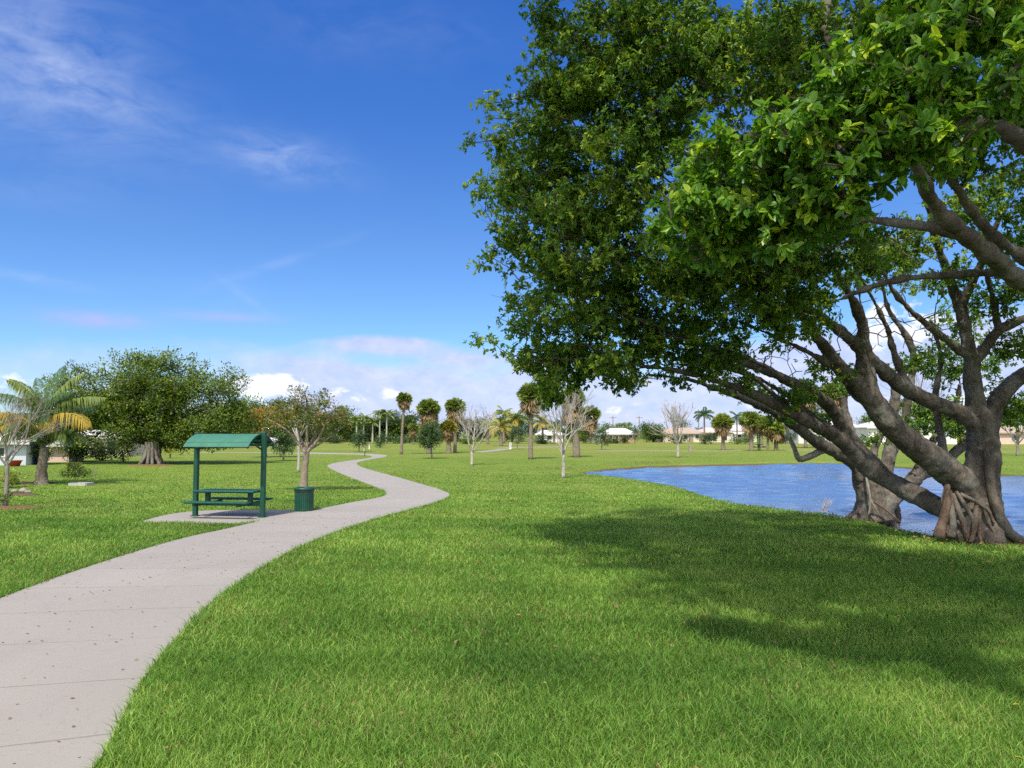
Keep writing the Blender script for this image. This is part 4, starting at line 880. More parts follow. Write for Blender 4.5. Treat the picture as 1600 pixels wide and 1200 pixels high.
tree('shrub', 'loose bush left of the broad fig tree trunk', 'shrub', 193, 722, [(190, 703, 20, 15)], .16, 50, 26, 'leaf', 'darkbark', .06, .35)
tree('shrub', 'pale yellow flowering bush right of the broad fig tree trunk', 'shrub', 266, 716, [(266, 700, 11, 12)], .16, 26, 22, 'yellowbush', 'darkbark', .05, .3, tm=.3)
# turning tree in front, over the bin
tree('leafy_tree', 'small tree with sparse rusty and green leaves behind the trash can', 'tree', 475, 768,
     [(440, 655, 32, 22), (480, 628, 30, 22), (510, 645, 35, 22), (535, 655, 18, 16), (465, 612, 12, 12), (505, 622, 18, 14), (455, 635, 25, 15), (480, 655, 45, 20), (430, 668, 26, 12), (520, 662, 32, 14)],
     .10, 260, 22, 'leaforange', 'tanbark', .13, .24, limbs=[[(474, 772, .18), (475, 750, .135), (477, 725, .12), (479, 703, .125)], [(478, 708, .08), (464, 690, .06), (452, 676, .042, -.3), (436, 664, .028, -.4), (418, 655, .015, -.4)], [(478, 706, .07), (470, 686, .05, .3), (464, 662, .035, .5), (452, 636, .02, .6)],
     [(479, 704, .07), (480, 680, .055), (482, 650, .038), (478, 620, .02)], [(480, 706, .08), (496, 688, .055), (507, 665, .036, -.3), (520, 640, .02, -.5)], [(480, 704, .08), (492, 680, .06, .6), (497, 650, .04, .9), (500, 625, .02, .9)], [(481, 704, .05), (505, 690, .035, .2), (530, 672, .02, .3)]], r0=.009, hollow=.3, tm=.38)
tree('leafy_tree', 'orange tinted tree between the broad fig tree and the rusty tree', 'tree', 415, 715, [(412, 655, 30, 22), (435, 640, 22, 18), (400, 665, 18, 14)], .22, 150, 34, 'leaforange', 'greybark', .12, .5, tm=.72)
b = MB(); q_ = G(466, 738); b.tube([q_ - [0, 0, .05], q_ + [.02, 0, 1.0], q_ + [-.04, 0, 1.9], q_ + [-.25, 0, 2.9]], [.09, .08, .07, .03], 8, 4, wob=.06)
for k in range(5): b.tube([q_ + [-.04, 0, 1.8], q_ + [rng.uniform(-.8, .5), rng.uniform(-.4, .4), rng.uniform(2.6, 3.4)]], [.04, .01], 5, 3)
e = ent('young_tree', 'slim white trunk standing just left of the rusty tree', 'tree', q_); b.build('trunk', M['whitebark'], e, q_, True)
OAK = 'round young oaks on the far lawn'
def oak(label, px, by, cx, cy, rx, ry, n=70, mat='leafblue', leaf=.17, tr=.06, d=.42, per=34): return tree('young_oak', label, 'tree', px, by, [(cx, cy + ry * .25, rx, ry * .75), (cx, cy - ry * .4, rx * .75, ry * .6)], leaf, n, per, mat, 'greybark', tr, d, OAK, hollow=.3)
oak('small dark round oak seen right of the shelter roof', 443, 720, 444, 692, 20, 16)
oak('round young oak left of the path bend', 561, 706, 562, 686, 17, 12)
oak('vase shaped bush left of the tall thin palm', 595, 700, 594, 687, 9, 12, 40)
oak('dark round oak in the middle lawn under the skirted palms', 675, 716.5, 672, 680, 19, 19, 110)
oak('round young oak left of the palm beside the overhanging fig', 808, 702, 808, 679, 19, 13, 70)
oak('small oak in front of the pink house', 940, 703, 941, 682, 12, 14, 50)
oak('narrow dark young tree right of the pink house', 991, 693, 992, 679, 9, 11, 40)
# palms on the far lawn
fan_palm('tall thin palm with small round head left of centre', 627, 710, 611, 13, .5, .13, lean=4)
fan_palm('palm with shaggy brown skirt behind the dark round oak', 670, 709, 622, 19, 1.0, .20, dense=1.3)
fan_palm('palm with shaggy skirt left of the white bare tree', 711, 707.5, 621, 17, 1.0, .17, dense=1.3)
fan_palm('short stout palm with yellow skirt below the skirted palms', 701, 708.5, 655, 14, .6, .24, dense=1.2, green='frondgold')
fan_palm('dark headed palm beside the overhanging fig foliage', 829, 717.5, 597, 23, .5, .17, lean=2, dense=1.2)
fan_palm('tall palm with long brown skirt behind the nearest bare tree', 901, 714.5, 603, 21, 1.5, .28, dense=1.5, lean=-6)
fan_palm('dark palm with brown skirt right of the long skirted palm', 923, 693, 633, 15, 1.0, .14, dense=1.3)
fan_palm('small distant palm right of the tall thin palm', 646, 695, 660, 9, .8, .1)
fan_palm('small distant palm left of the short stout palm', 663, 698, 668, 8, .6, .12)
fan_palm('bright yellow green palm left of the far picnic shelter', 1130, 703.5, 645, 17, .4, .22, green='frondlime', dense=1.1)
fan_palm('leftmost thick palm of the clump at the far picnic shelter', 1174, 704.5, 642, 18, .3, .22, green='frond', dense=1.2)
fan_palm('slim palm just right of the far picnic shelter', 1200, 704, 650, 16, .3, .13, green='frondlime', dense=1.1)
fan_palm('thick palm at the right end of the clump by the far picnic shelter', 1213, 704, 655, 15, .5, .22, green='frondlime', dense=1.1)
fan_palm('back palm between the two thick palms of the clump', 1190, 699, 648, 14, .3, .2, green='frondlime')
fan_palm('tall skirted palm behind the fig limbs, left one', 1259, 700, 596, 20, 1.2, .2, dense=1.3)
fan_palm('tall skirted palm behind the fig limbs, right one', 1306, 700, 596, 20, 1.2, .2, dense=1.3)
RP = 'royal palms in front of the far wood'
for x, tp_, lb in ((557, 650, 'leftmost slender royal palm in front of the far wood'), (568, 646, 'second royal palm from the left in front of the far wood'), (582, 653, 'shortest royal palm, middle of the far row'), (593, 640, 'tall royal palm, fourth in the far row'), (604, 641, 'rightmost tall royal palm in the far row')):
    feather_palm('royal_palm', lb, x, 693, tp_, 13, RP, tr=.16, nf=18, bark='royalbark', nl=16, crownshaft=True, green='frond', W=.12)
CP = 'coconut palms before the far houses'
feather_palm('coconut_palm', 'coconut palm with golden fronds right of the white bare tree', 783, 697, 655, 23, CP, tr=.25, nf=20, gold=6, W=.07, green='frondgold')
feather_palm('coconut_palm', 'higher coconut palm behind the golden fronded one', 787, 693, 635, 19, CP, tr=.2, nf=18, gold=3, W=.08, green='frond')
feather_palm('coconut_palm', 'coconut palm left of the dark headed palm', 809, 693, 642, 20, CP, tr=.2, nf=18, gold=4, W=.08)
feather_palm('coconut_palm', 'coconut palm with orange fronds right of the dark headed palm', 848, 693, 648, 20, CP, tr=.2, nf=18, gold=6, W=.08, green='frondgold')
feather_palm('coconut_palm', 'coconut palm left of the golden fronded one by the dark trees', 762, 694, 657, 15, CP, tr=.2, nf=15, gold=2, W=.08)
feather_palm('coconut_palm', 'low coconut palm behind the nearest bare tree', 866, 694, 660, 14, CP, tr=.18, nf=14, gold=3, W=.08)
feather_palm('queen_palm', 'weeping grey green palm above the tan house', 1101, 694, 632, 18, None, tr=.16, nf=16, W=.08, green='frondblue', hub=648)
feather_palm('queen_palm', 'feathery palm between the tan house and the palm clump', 1152, 694, 643, 14, None, tr=.14, nf=14, W=.08, green='frondblue')
feather_palm('queen_palm', 'feathery palm showing over the white house between fig limbs', 1412, 694, 625, 24, None, tr=.16, nf=16, W=.08, green='frond')
# bare trees
BT = 'leafless pale trees on the lawn'
bare_tree('bare_tree', 'leafless white tree in the middle of the lawn', 737, 727, 634, 40, 21, BT, tr=.085, low=.30)
bare_tree('bare_tree', 'nearest leafless pale tree at the left tip of the lake', 880, 747, 606, 48, 33, BT, tr=.085, low=.36)
bare_tree('bare_tree', 'leafless tree across the lake in front of the tan house', 1059, 715, 622, 30, 44, BT, tr=.11, low=.34)
bare_tree('bare_tree', 'leafless tree on the far shore at the right picture edge', 1590, 712, 620, 36, 55, BT, tr=.13, low=.30, bark='greybark')
bare_tree('bare_tree', 'leafless twiggy crown seen behind the upright fig trunks', 1440, 700, 545, 55, 66, BT, tr=.12, low=.3, bark='greybark')
# ---- background trees
BG = 'broadleaf trees behind the park'
def bgt(label, px, by, blobs, mat, leaf=.34, n=150, per=30, d=.85, tm=.45, tr=.22): return tree('broadleaf_tree', label, 'tree', px, by, blobs, leaf, int(n * 1.9), per + 8, mat, 'darkbark', tr, d, BG, hollow=.35, tm=tm, r0=.03)
bgt('dark tree showing above the shelter, right of the broad fig tree', 380, 691, [(385, 660, 45, 26), (360, 680, 30, 16), (345, 650, 30, 20)], 'leafdark', n=150)
bgt('broad dark green tree behind the rusty tree', 470, 691, [(470, 665, 60, 24), (450, 645, 40, 20)], 'leafdark', n=190)
bgt('brownish tree right of the rusty tree', 520, 691, [(523, 662, 34, 30), (545, 672, 18, 18)], 'leaf', n=130, tm=.35)
bgt('round topped dark tree at the left end of the skyline', 425, 691, [(385, 632, 18, 14), (425, 640, 30, 18)], 'leafdark', n=60)
bgt('low dark tree left of the royal palms', 555, 690, [(557, 678, 18, 12)], 'leafdark', n=50)
bgt('dark rounded tree behind the royal palms', 588, 690, [(585, 672, 30, 17)], 'leafdark', n=90)
bgt('dark full tree behind the two tallest royal palms', 600, 690, [(602, 668, 26, 20)], 'leafdark', n=80)
bgt('dark full tree behind the leftmost royal palms', 560, 690, [(560, 672, 28, 16), (548, 664, 16, 14)], 'leafdark', n=80)
bgt('large casuarina like tree right of the royal palms', 618, 690, [(618, 662, 28, 22), (610, 652, 20, 12)], 'leafblue', n=110, tm=.3)
bgt('dark tree behind the tall thin palm', 648, 690, [(645, 668, 28, 18)], 'leafdark', n=90)
bgt('dark tree behind the skirted palms', 690, 690, [(695, 675, 35, 14)], 'leafdark', n=90)
bgt('dark tree behind the white bare tree', 745, 690, [(745, 668, 32, 22)], 'leafdark', n=110)
bgt('dark green tree behind the golden coconut palms', 800, 690, [(800, 668, 40, 20)], 'leafdark', n=120)
bgt('dark green tree behind the dark headed palm', 860, 690, [(862, 672, 32, 16)], 'leafdark', n=90)
bgt('green tree behind the dark skirted palm', 915, 690, [(912, 672, 22, 18)], 'leaf', n=70)
bgt('light green rounded tree behind the pink house', 975, 683, [(975, 667, 14, 8)], 'leaf', n=50)
bgt('dark bushy tree left of the pink house', 930, 689, [(935, 678, 14, 9)], 'leafdark', n=40)
bgt('olive bushy tree between pink and tan houses', 1021, 691, [(1021, 678, 18, 11), (1018, 668, 12, 7)], 'leaf', n=70, tm=.3)
bgt('twiggy brown tree behind the far bare tree', 1064, 690, [(1062, 664, 17, 14), (1070, 680, 12, 9)], 'leaforange', n=50, tm=.1, leaf=.25)
bgt('green tree right of the palm clump across the lake', 1245, 690, [(1245, 675, 18, 14)], 'leafdark', n=60)
bgt('light green tree left of the big fig limb', 1366, 690, [(1360, 660, 22, 22), (1375, 650, 18, 14)], 'leaf', n=90, tm=.7)
bgt('dark green tree behind the big fig limb', 1430, 690, [(1425, 660, 36, 22), (1455, 668, 25, 20)], 'leaf', n=120, tm=.55)
bgt('brown green tree behind the left fig limbs', 1283, 690, [(1285, 640, 22, 20)], 'leaf', n=60, tm=.3)
bgt('dark tree behind the right fig limb', 1560, 690, [(1560, 660, 32, 25), (1500, 670, 25, 16)], 'leafdark', n=120)
bgt('dark tree behind the patio house left of the broad fig tree', 150, 704, [(140, 680, 45, 20), (185, 675, 30, 18)], 'leafdark', n=150)
bgt('dark tree behind the pale garage on the left', 90, 706, [(85, 668, 38, 22), (40, 672, 35, 20)], 'leafdark', n=120)
bgt('dark green trees massed behind the shelter roof', 300, 700, [(300, 678, 60, 20), (350, 670, 40, 20)], 'leafdark', n=160)
# hedges
tree('bush', 'dark bush between the pale blue wall and the pink garage', 'bush', 58, 726, [(57, 706, 16, 16)], .2, 60, 30, 'leafdark', 'darkbark', .06, .4)
tree('bush', 'tall dark shrub right of the pale pink garage', 'bush', 118, 722, [(120, 700, 18, 18)], .2, 70, 30, 'leafdark', 'darkbark', .06, .4)
tree('bush', 'dark shrub under the left side of the broad fig tree', 'bush', 160, 720, [(160, 706, 22, 12)], .2, 60, 30, 'leafdark', 'darkbark', .06, .4)
for k_, (px_, by_, ry_, lb) in enumerate(((722, 694, 6, 'low dark bush hiding the white building behind the skirted palms'), (846, 694, 7, 'dark bush at the left end of the house behind the nearest bare tree'), (905, 693, 7, 'dark bush at the base of the skirted palm by the carport'), (1112, 694, 7, 'green bush below the weeping palm'), (1165, 694, 8, 'green bush left of the palm clump trunks'), (1330, 697, 9, 'dark bush in front of the long white house between fig limbs'), (1275, 697, 9, 'dark bush low behind the left fig limbs'))):
    tree('bush', lb, 'bush', px_, by_, [(px_, by_ - ry_, 16, ry_)], .3, 45, 26, 'leafdark' if k_ % 2 else 'leaf', 'darkbark', .06, .6, None, fork=.1, r0=.02)
HG = 'bushes along the far house fronts'
for px_, rx_, ry_, mt, lb in ((1430, 14, 9, 'yellowbush', 'yellow leaved bush left of the thick upright fig trunk'), (1492, 22, 8, 'yellowbush', 'wide yellow leaved bush beside the upright fig trunk'), (1455, 18, 7, 'leafdark', 'low dark hedge between the two yellow bushes'), (1560, 40, 6, 'leafdark', 'long dark hedge at the right picture edge'),
     (1228, 16, 8, 'leafdark', 'dark bush right of the palm clump'), (1060, 14, 5, 'leafdark', 'low dark bush in front of the tan house'), (955, 9, 4, 'leafdark', 'low dark bush in front of the pink house'), (977, 5, 6, 'leafdark', 'small conical bush at the pink house corner'),
     (630, 30, 5, 'leafblue', 'low grey green bush under the tall thin palm'), (515, 16, 6, 'leafdark', 'low dark bush below the brownish tree'), (325, 25, 6, 'leafdark', 'dark undergrowth seen under the shelter roof'), (352, 22, 8, 'leafdark', 'dark bush behind the shelter posts')):
    tree('bush', lb, 'bush', px_, 693, [(px_, 693 - ry_, rx_, ry_)], .3, int(12 + rx_ * 2.5), 26, mt, 'darkbark', .06, .7, HG, fork=.1, r0=.02)
# far wood closing the horizon
b = MB(); Cw = []
for k in range(1100):
    x = rng.uniform(-200, 300); Yw = 235 + rng.uniform(0, 25); hmax = 6.2 + 1.6 * math.sin(x * .05) + 1.6 * math.sin(x * .021 + 1) if x < 10 else 3.2 + 1.0 * math.sin(x * .06)
    Cw.append((x, Yw, rng.uniform(.3, 1) * hmax))
for k in range(420):
    px_ = rng.uniform(290, 640); Yw = 178 + rng.uniform(0, 14); zt = 5.6 + 1.3 * math.sin(px_ * .05) + .8 * math.sin(px_ * .13); Cw.append(((px_ - 800) / F * Yw, Yw, rng.uniform(.02, 1) * zt))
clumps(b, np.array(Cw), 1.9, 60, .6, tm=.4); tag(b.build('woodland', M['leaf']), 'distant dark wood closing the view behind the houses', 'woodland', kind='stuff')

# ============================================================ HOUSES
def house(label, px0, px1, by, eave, ridge, wall, roof, wins, door=None, deep=8, gable=False, group='low houses behind the park', awning=None):
    a = G(px0, by); c = G(px1, by); Yb = a[1]; s_ = pm(Yb); w = (px1 - px0) * s_; he = (by - eave) * s_; hr = (by - ridge) * s_; base = np.array([(a[0] + c[0]) / 2, Yb, 0])
    e = ent('house', label, 'house', base, group)
    b = MB(); b.box(base + [0, deep / 2, he / 2], (w, deep, he)); b.build('wall', M[wall], e, base)
    b = MB(); o_ = .5; x0_, x1_ = -w / 2 - o_, w / 2 + o_; y0_, y1_ = -o_, deep + o_; t_ = .18; ym = deep / 2
    z0 = he - .02 + .01
    if gable:
        v = [(x0_, y0_, z0), (x1_, y0_, z0), (x1_, y1_, z0), (x0_, y1_, z0), (0, y0_, hr), (0, y1_, hr)]
        q = [(0, 4, 5, 3), (4, 1, 2, 5), (0, 3, 2, 1)]; tr_ = [(0, 1, 4), (2, 3, 5)]
    else:
        ins = min(w * .3, deep * .5) if hr - he > .4 else .3
        v = [(x0_, y0_, z0), (x1_, y0_, z0), (x1_, y1_, z0), (x0_, y1_, z0), (x0_ + ins, ym, hr), (x1_ - ins, ym, hr)]
        q = [(0, 1, 5, 4), (2, 3, 4, 5), (0, 3, 2, 1)]; tr_ = [(1, 2, 5), (3, 0, 4)]
    k = b.verts(np.array(v) + base); b.quads(np.array(q) + k); b.tris(np.array(tr_) + k)
    b.box(base + [0, y0_ + .03, z0 - .09], (w + 2 * o_, .06, .2)); b.build('roof', M[roof], e, base)
    for (wx0, wx1, wy0, wy1) in wins:
        p = at((wx0 + wx1) / 2, (wy0 + wy1) / 2, Yb); ww, wh = (wx1 - wx0) * s_, (wy1 - wy0) * s_
        b = MB(); b.box((p[0], Yb - .02, p[2]), (ww + .2, .08, wh + .2)); f_ = b.build('window', M['white'], e, base)
        b = MB(); n_ = max(1, int(round(ww / 1.1)))
        for k in range(n_): b.box((p[0] - ww / 2 + (k + .5) * ww / n_, Yb - .07, p[2]), (ww / n_ - .08, .03, wh))
        b.build('pane', M['glass'], f_, base)
    if door:
        p = at(door, by, Yb); b = MB(); b.box((p[0], Yb - .03, 1.02), (.95, .08, 2.04)); b.build('door', M['door'], e, base)
    if awning:
        ax0, ax1 = at(awning[0], by, Yb)[0], at(awning[1], by, Yb)[0]; b = MB(); b.quadsoup([[[ax0, Yb, he * .9], [ax1, Yb, he * .9], [ax1, Yb - 2.2, he * .66], [ax0, Yb - 2.2, he * .66]], [[ax0, Yb - 2.2, he * .62], [ax1, Yb - 2.2, he * .62], [ax1, Yb, he * .86], [ax0, Yb, he * .86]]])
        for xx in (ax0 + .1, ax1 - .1): b.bar((xx, Yb - 2.1, 0), (xx, Yb - 2.1, he * .65), .08)
        b.build('awning', M['white'], e, base)
    return e
house('pink house with white gable roof across the lawn', 946, 992, 690, 678, 669, 'pink', 'roofwhite', [(952, 957, 681, 686), (961, 966, 681, 687), (982, 988, 680, 684)], 972)
house('white low house with carport left of the pink house', 895, 942, 690, 680, 675, 'white', 'roofwhite', [(903, 911, 682, 687)], None)
house('white house half hidden behind the nearest bare tree', 840, 880, 691, 679, 672, 'white', 'roofwhite', [(855, 862, 681, 686)])
house('white building with dark carport behind the skirted palms', 700, 742, 689.5, 685, 682.5, 'white', 'roofwhite', [(715, 727, 686, 689)])
house('tan house with brown roof across the lake', 1036, 1100, 691, 677, 668, 'cream', 'rooftan', [(1050, 1058, 680, 686), (1068, 1074, 680, 686), (1086, 1092, 679, 685)], 1080)
house('cream house with screened porch behind the weeping palm', 1101, 1142, 691, 675, 668, 'cream', 'roofpink', [(1106, 1120, 678, 689), (1128, 1136, 678, 688)])
house('white house with awning left of the palm clump', 1143, 1182, 690.5, 672, 664, 'white', 'roofwhite', [(1150, 1158, 677, 683)], awning=(1144, 1170))
house('long white house behind the left fig limbs', 1248, 1352, 693, 668, 657, 'white', 'roofwhite', [(1290, 1297, 673, 682), (1312, 1322, 674, 682), (1336, 1345, 668, 680)], 1330)
house('long white house behind the big fig trunk', 1358, 1495, 694, 668, 656, 'white', 'roofwhite', [(1384, 1396, 672, 682), (1420, 1432, 672, 682), (1466, 1478, 672, 684)], 1405)
house('grey roofed house at the right picture edge', 1535, 1640, 694, 676, 664, 'palepink', 'rooftan', [(1550, 1562, 680, 688), (1580, 1592, 680, 688)])
house('pale pink walled garage behind the coconut palm', 74, 107, 722, 694, 688, 'palepink', 'roofwhite', [], None, 2)
house('pale blue walled house at the left picture edge', -40, 40, 727, 690, 676, 'bluewhite', 'roofwhite', [(-8, 8, 700, 712)], None, 2.2)
house('grey patio house under the broad fig tree', 112, 205, 712, 682, 672, 'cream', 'roofwhite', [(120, 135, 688, 708), (168, 180, 690, 702)], 150, 2.5)
house('low white building behind the shelter', 340, 445, 697, 688, 684, 'white', 'roofwhite', [(360, 375, 690, 695)], None, 6)
b = MB(); c = G(23, 728.5); b.lathe([(.001, .02), (.28, .02), (.42, .35), (.46, .40), (.40, .40), (.001, .36)], 20, c); b.build('flower_pot', M['red'], None, c, True); tag(bpy.data.objects['flower_pot'], 'red glazed pot against the pale blue wall', 'flower pot')
b = MB(); c = G(48, 726); b.box(c + [0, 0, .36], (.85, .6, .72), 0, .5, 1.08); b.box(c + [0, 0, .75], (.98, .72, .07)); b.box(c + [0, -.38, .76], (.5, .08, .05)); b.build('storage_bin', M['blue'], None, c); tag(bpy.data.objects['storage_bin'], 'dark blue storage bin behind the coconut palm trunk', 'bin')
# utility poles, posts, stump
for px_, tp_, lb in ((958, 650, 'utility pole above the pink house roof'), (999, 650, 'utility pole right of the pink house'), (1092, 640, 'utility pole left of the weeping palm')):
    base = G(px_, 688); s_ = pm(base[1]); H = (688 - tp_) * s_; e = ent('utility_pole', lb, 'utility pole', base, 'utility poles behind the houses')
    b = MB(); b.tube([base, base + [0, 0, H]], [.16, .11], 7, 2); b.build('pole', M['wood'], e, base); b = MB(); b.bar(base + [-1, 0, H - .5], base + [1, 0, H - .5], .14); b.build('crossarm', M['wood'], e, base)
q_ = G(570, 713); e = ent('sign_post', 'thin dark sign post at the far path bend', 'sign post', q_); b = MB(); b.box(q_ + [0, 0, .55], (.06, .06, 1.1)); b.build('post', M['black'], e, q_); b = MB(); b.box(q_ + [0, -.04, .95], (.22, .02, .28)); b.build('sign_plate', M['steel'], e, q_)
for px_, y_, lb in ((569.5, 705, 'white marker post near the far sign post'), (577, 702, 'white marker post farther right of the sign post')):
    q_ = G(px_, y_); b = MB(); b.box(q_ + [0, 0, .3], (.14, .14, .7), taper=.85); tag(b.build('marker_post', M['white'], None, q_), lb, 'marker post')
q_ = G(797.5, 702); b = MB(); b.box(q_ + [0, 0, .45], (.3, .3, .9)); b.box(q_ + [0, 0, .93], (.36, .36, .07)); tag(b.build('utility_box', M['white'], None, q_), 'white utility box left of the distant round oak', 'utility box')
q_ = G(1079, 705.5); b = MB(); b.tube([q_ - [0, 0, .05], q_ + [0, 0, .3], q_ + [0, 0, .75]], [.28, .22, .2], 12, 3, wob=.08); tag(b.build('tree_stump', M['greybark'], None, q_, True), 'pale tree stump on the lawn across the lake', 'tree stump')
# low scrub on the far bank
b = MB(); pts = []
for x_, y_, n_ in ((1010, 724, 60), (1040, 723, 40), (862, 733, 60), (885, 734, 30), (970, 727, 30)):
    q_ = G(x_, y_); pts.append(q_ + np.column_stack([rng.normal(0, .9, n_), rng.normal(0, .3, n_), rng.uniform(-.05, .10, n_)]))
clumps(b, np.vstack(pts), .22, 9, .06, tm=.25, ts=.25); tag(b.build('bank_scrub', M['dead']), 'brown withered ground cover along the lake bank', 'ground cover', kind='stuff')

# ============================================================ SKY, SUN, CAMERA
W = bpy.data.worlds.new('World'); S.world = W; W.use_nodes = True; W.node_tree.nodes.clear(); t = NT(W.node_tree)
to_sun = -SUN_L; el_s = math.asin(to_sun[2]); az_s = math.atan2(to_sun[0], to_sun[1])
sky = t.n('ShaderNodeTexSky', sky_type='NISHITA'); sky.sun_disc = False; sky.sun_elevation = el_s; sky.sun_rotation = az_s; sky.altitude = 0; sky.air_density = 1.0; sky.dust_density = .25; sky.ozone_density = 3.0
gen = t.n('ShaderNodeTexCoord').outputs['Generated']; sp = t.n('ShaderNodeSeparateXYZ'); t.put(sp.inputs[0], gen)
dx, dy, dz = sp.outputs; az = t.m('ARCTAN2', dx, dy); elv = t.m('ARCSINE', dz)
cmb = t.n('ShaderNodeCombineXYZ'); t.put(cmb.inputs[0], az); t.put(cmb.inputs[1], elv); ae = cmb.outputs[0]
def pe(px, py):
    d = ray(px, py); return math.atan2(d[0], d[1]), math.atan2(d[2], math.hypot(d[0], d[1]))
def spot(px, py, sx_, sy_, p=1, rot=0):
    a0, e0 = pe(px, py); u = t.m('SUBTRACT', az, a0); v = t.m('SUBTRACT', elv, e0)
    if rot:
        c_, s_ = math.cos(rot), math.sin(rot); u2 = t.m('ADD', t.m('MULTIPLY', u, c_), t.m('MULTIPLY', v, s_)); v = t.m('SUBTRACT', t.m('MULTIPLY', v, c_), t.m('MULTIPLY', u, s_)); u = u2
    u = t.m('DIVIDE', u, sx_ / F); v = t.m('DIVIDE', v, sy_ / F)
    r2 = t.m('ADD', t.m('MULTIPLY', u, u), t.m('MULTIPLY', v, v)); return t.m('EXPONENT', t.m('MULTIPLY', r2, -1))
def add(*a):
    r_ = a[0]
    for x in a[1:]: r_ = t.m('ADD', r_, x)
    return r_
def mul(a, b_): return t.m('MULTIPLY', a, b_)
wisp = t.noise(t.scale(ae, (1.0, 2.6, 1)), 5, 10, .62, 1.0); wisp2 = t.noise(t.scale(ae, (1.5, 3.6, 1)), 12, 10, .62, .6)
puff = t.noise(t.scale(ae, (1, 1.7, 1)), 26, 9, .6, .25); puffb = t.noise(t.scale(ae, (1, 2.6, 1)), 6, 7, .55, .1)
cir = add(mul(spot(70, 100, 140, 85, rot=-.35), .72), mul(spot(170, 160, 80, 22, rot=-.25), .25), mul(spot(430, 245, 110, 34, rot=-.1), .3), mul(spot(560, 40, 240, 50), .12), mul(spot(50, 435, 60, 8, rot=-.1), .35), mul(spot(40, 300, 100, 20), .12),
          mul(spot(440, 410, 100, 7, rot=.38), .22), mul(spot(385, 465, 50, 6, rot=-.6), .18), mul(spot(330, 455, 150, 35), .10))
pat = mul(mul(spot(435, 245, 90, 30, rot=-.08), .3), t.mapr(wisp2, .35, .65, .15, 1))
cirf0 = mul(mul(cir, .62), t.mapr(add(mul(wisp, .6), mul(wisp2, .4)), .36, .64))
bankm = t.m('MULTIPLY', t.mapr(elv, pe(600, 500)[1], pe(600, 640)[1]), 1.0)
bank = t.mapr(add(bankm, mul(puffb, .95), mul(spot(600, 538, 100, 15), .6), mul(spot(480, 580, 120, 22), .3), mul(spot(720, 560, 60, 12), .3), mul(spot(1500, 520, 260, 60), .4)), .84, 1.12)
bank = mul(bank, t.mapr(az, pe(330, 600)[0], pe(470, 600)[0], .35, .8))
pk = add(mul(spot(148, 500, 62, 10), .8), mul(spot(345, 495, 70, 7), .55))
pkf = mul(pk, t.mapr(puff, .3, .55, .4, 1))
cum = add(mul(spot(395, 603, 60, 20), 1.0), mul(spot(440, 600, 35, 16), .7), mul(spot(545, 612, 55, 15), .62), mul(spot(620, 615, 26, 10), .5), mul(spot(1410, 512, 75, 32), .9), mul(spot(1250, 600, 60, 30), .45), mul(spot(15, 600, 40, 16), .5), mul(spot(970, 640, 60, 14), .45), mul(spot(1150, 640, 45, 14), .5), mul(spot(1520, 640, 90, 30), .6), mul(spot(30, 590, 60, 14), .2))
cumf = mul(t.mapr(add(cum, mul(t.m('SUBTRACT', puff, .5), 2.6)), .42, .72), t.mapr(cum, .08, .3))
STR = .10
hs = t.n('ShaderNodeHueSaturation'); t.put(hs.inputs['Color'], sky.outputs[0]); hs.inputs['Saturation'].default_value = 1.15; hs.inputs['Value'].default_value = 1.0; hs.inputs['Hue'].default_value = .51
skyc = t.mix(1.0, hs.outputs[0], (.78, 1.06, 1.32), 'MULTIPLY')
def lin(c, k=1.0): return tuple(((v / 255) / 12.92 if v / 255 <= .04045 else ((v / 255 + .055) / 1.055) ** 2.4) * k for v in c)
KX = 1 / STR
cirf = t.m('MAXIMUM', cirf0, pat)
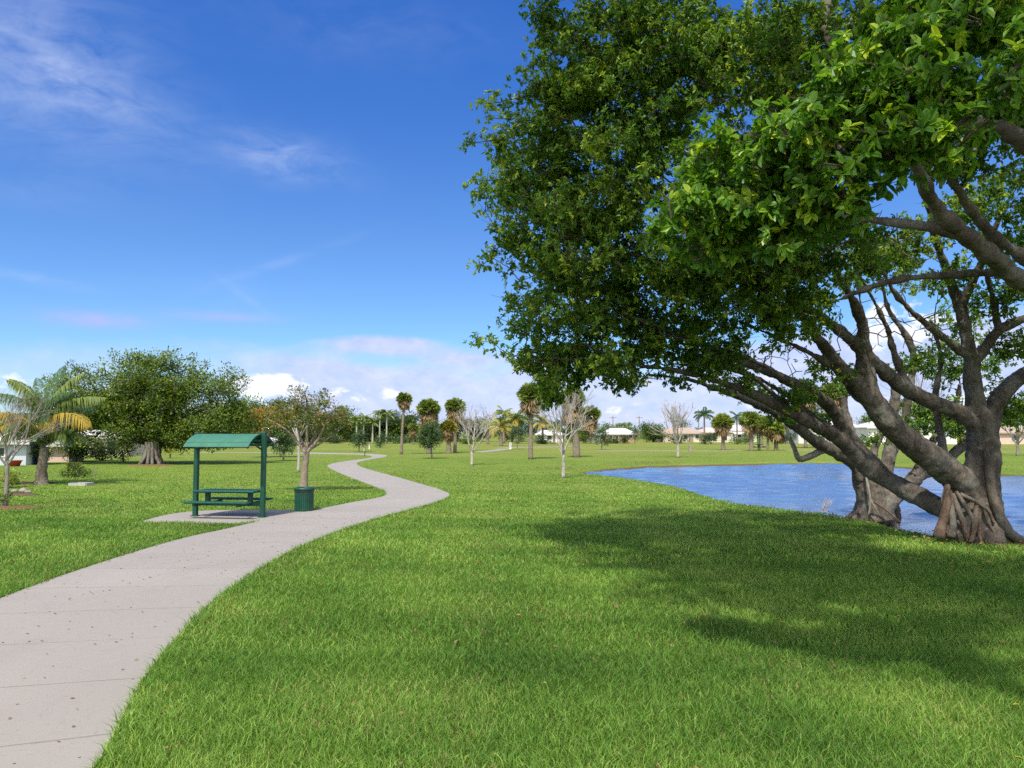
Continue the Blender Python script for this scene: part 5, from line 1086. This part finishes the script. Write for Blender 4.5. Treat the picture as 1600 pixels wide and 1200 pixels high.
skyc = t.mix(t.mapr(elv, .25, .55), skyc, t.mix(1.0, skyc, (.52, .90, 1.15), 'MULTIPLY'))
c = t.mix(cirf, skyc, lin((205, 215, 240), KX))
c = t.mix(bank, c, t.mix(t.mapr(puff, .35, .65), lin((180, 190, 234), KX), lin((208, 208, 240), KX))); c = t.mix(pkf, c, lin((172, 178, 226), KX)); c = t.mix(mul(cumf, .92), c, lin((238, 241, 252), KX))
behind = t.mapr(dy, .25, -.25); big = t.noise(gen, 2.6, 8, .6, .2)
c = t.mix(mul(mul(behind, t.mapr(big, .42, .56)), t.mapr(dz, -.02, .1)), c, tuple(v * KX for v in (1.6, 1.57, 1.52)))  # unseen overbright clouds added behind the camera to raise the ambient light
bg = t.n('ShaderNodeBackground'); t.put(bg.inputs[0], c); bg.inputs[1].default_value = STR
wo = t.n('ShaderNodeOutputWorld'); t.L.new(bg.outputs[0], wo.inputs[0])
sd = bpy.data.lights.new('sun', 'SUN'); sd.energy = 4.4; sd.angle = R(1.4); sd.color = (1, .95, .86)
so = bpy.data.objects.new('sun', sd); COL.objects.link(so)
from mathutils import Vector
so.rotation_euler = Vector(SUN_L.tolist()).to_track_quat('-Z', 'Y').to_euler(); so.location = (-20, -20, 40)
cd = bpy.data.cameras.new('camera'); co = bpy.data.objects.new('camera', cd); COL.objects.link(co); co.location = (0, 0, CH); co.rotation_euler = (R(90) + TH, 0, 0)
cd.sensor_width = 36; cd.lens = 36 * F / 1600; cd.clip_end = 4000; cd.clip_start = .05; S.camera = co
S.render.resolution_x = 1024; S.render.resolution_y = 768
S.view_settings.view_transform = 'Standard'; S.view_settings.look = 'None'; S.view_settings.exposure = .33; S.view_settings.gamma = 1
cy = S.cycles; cy.max_bounces = 5; cy.diffuse_bounces = 2; cy.glossy_bounces = 2; cy.transmission_bounces = 3; cy.transparent_max_bounces = 4
cy.caustics_reflective = False; cy.caustics_refractive = False; cy.use_adaptive_sampling = True; cy.adaptive_threshold = .015; cy.use_denoising = False; cy.sample_clamp_indirect = 6
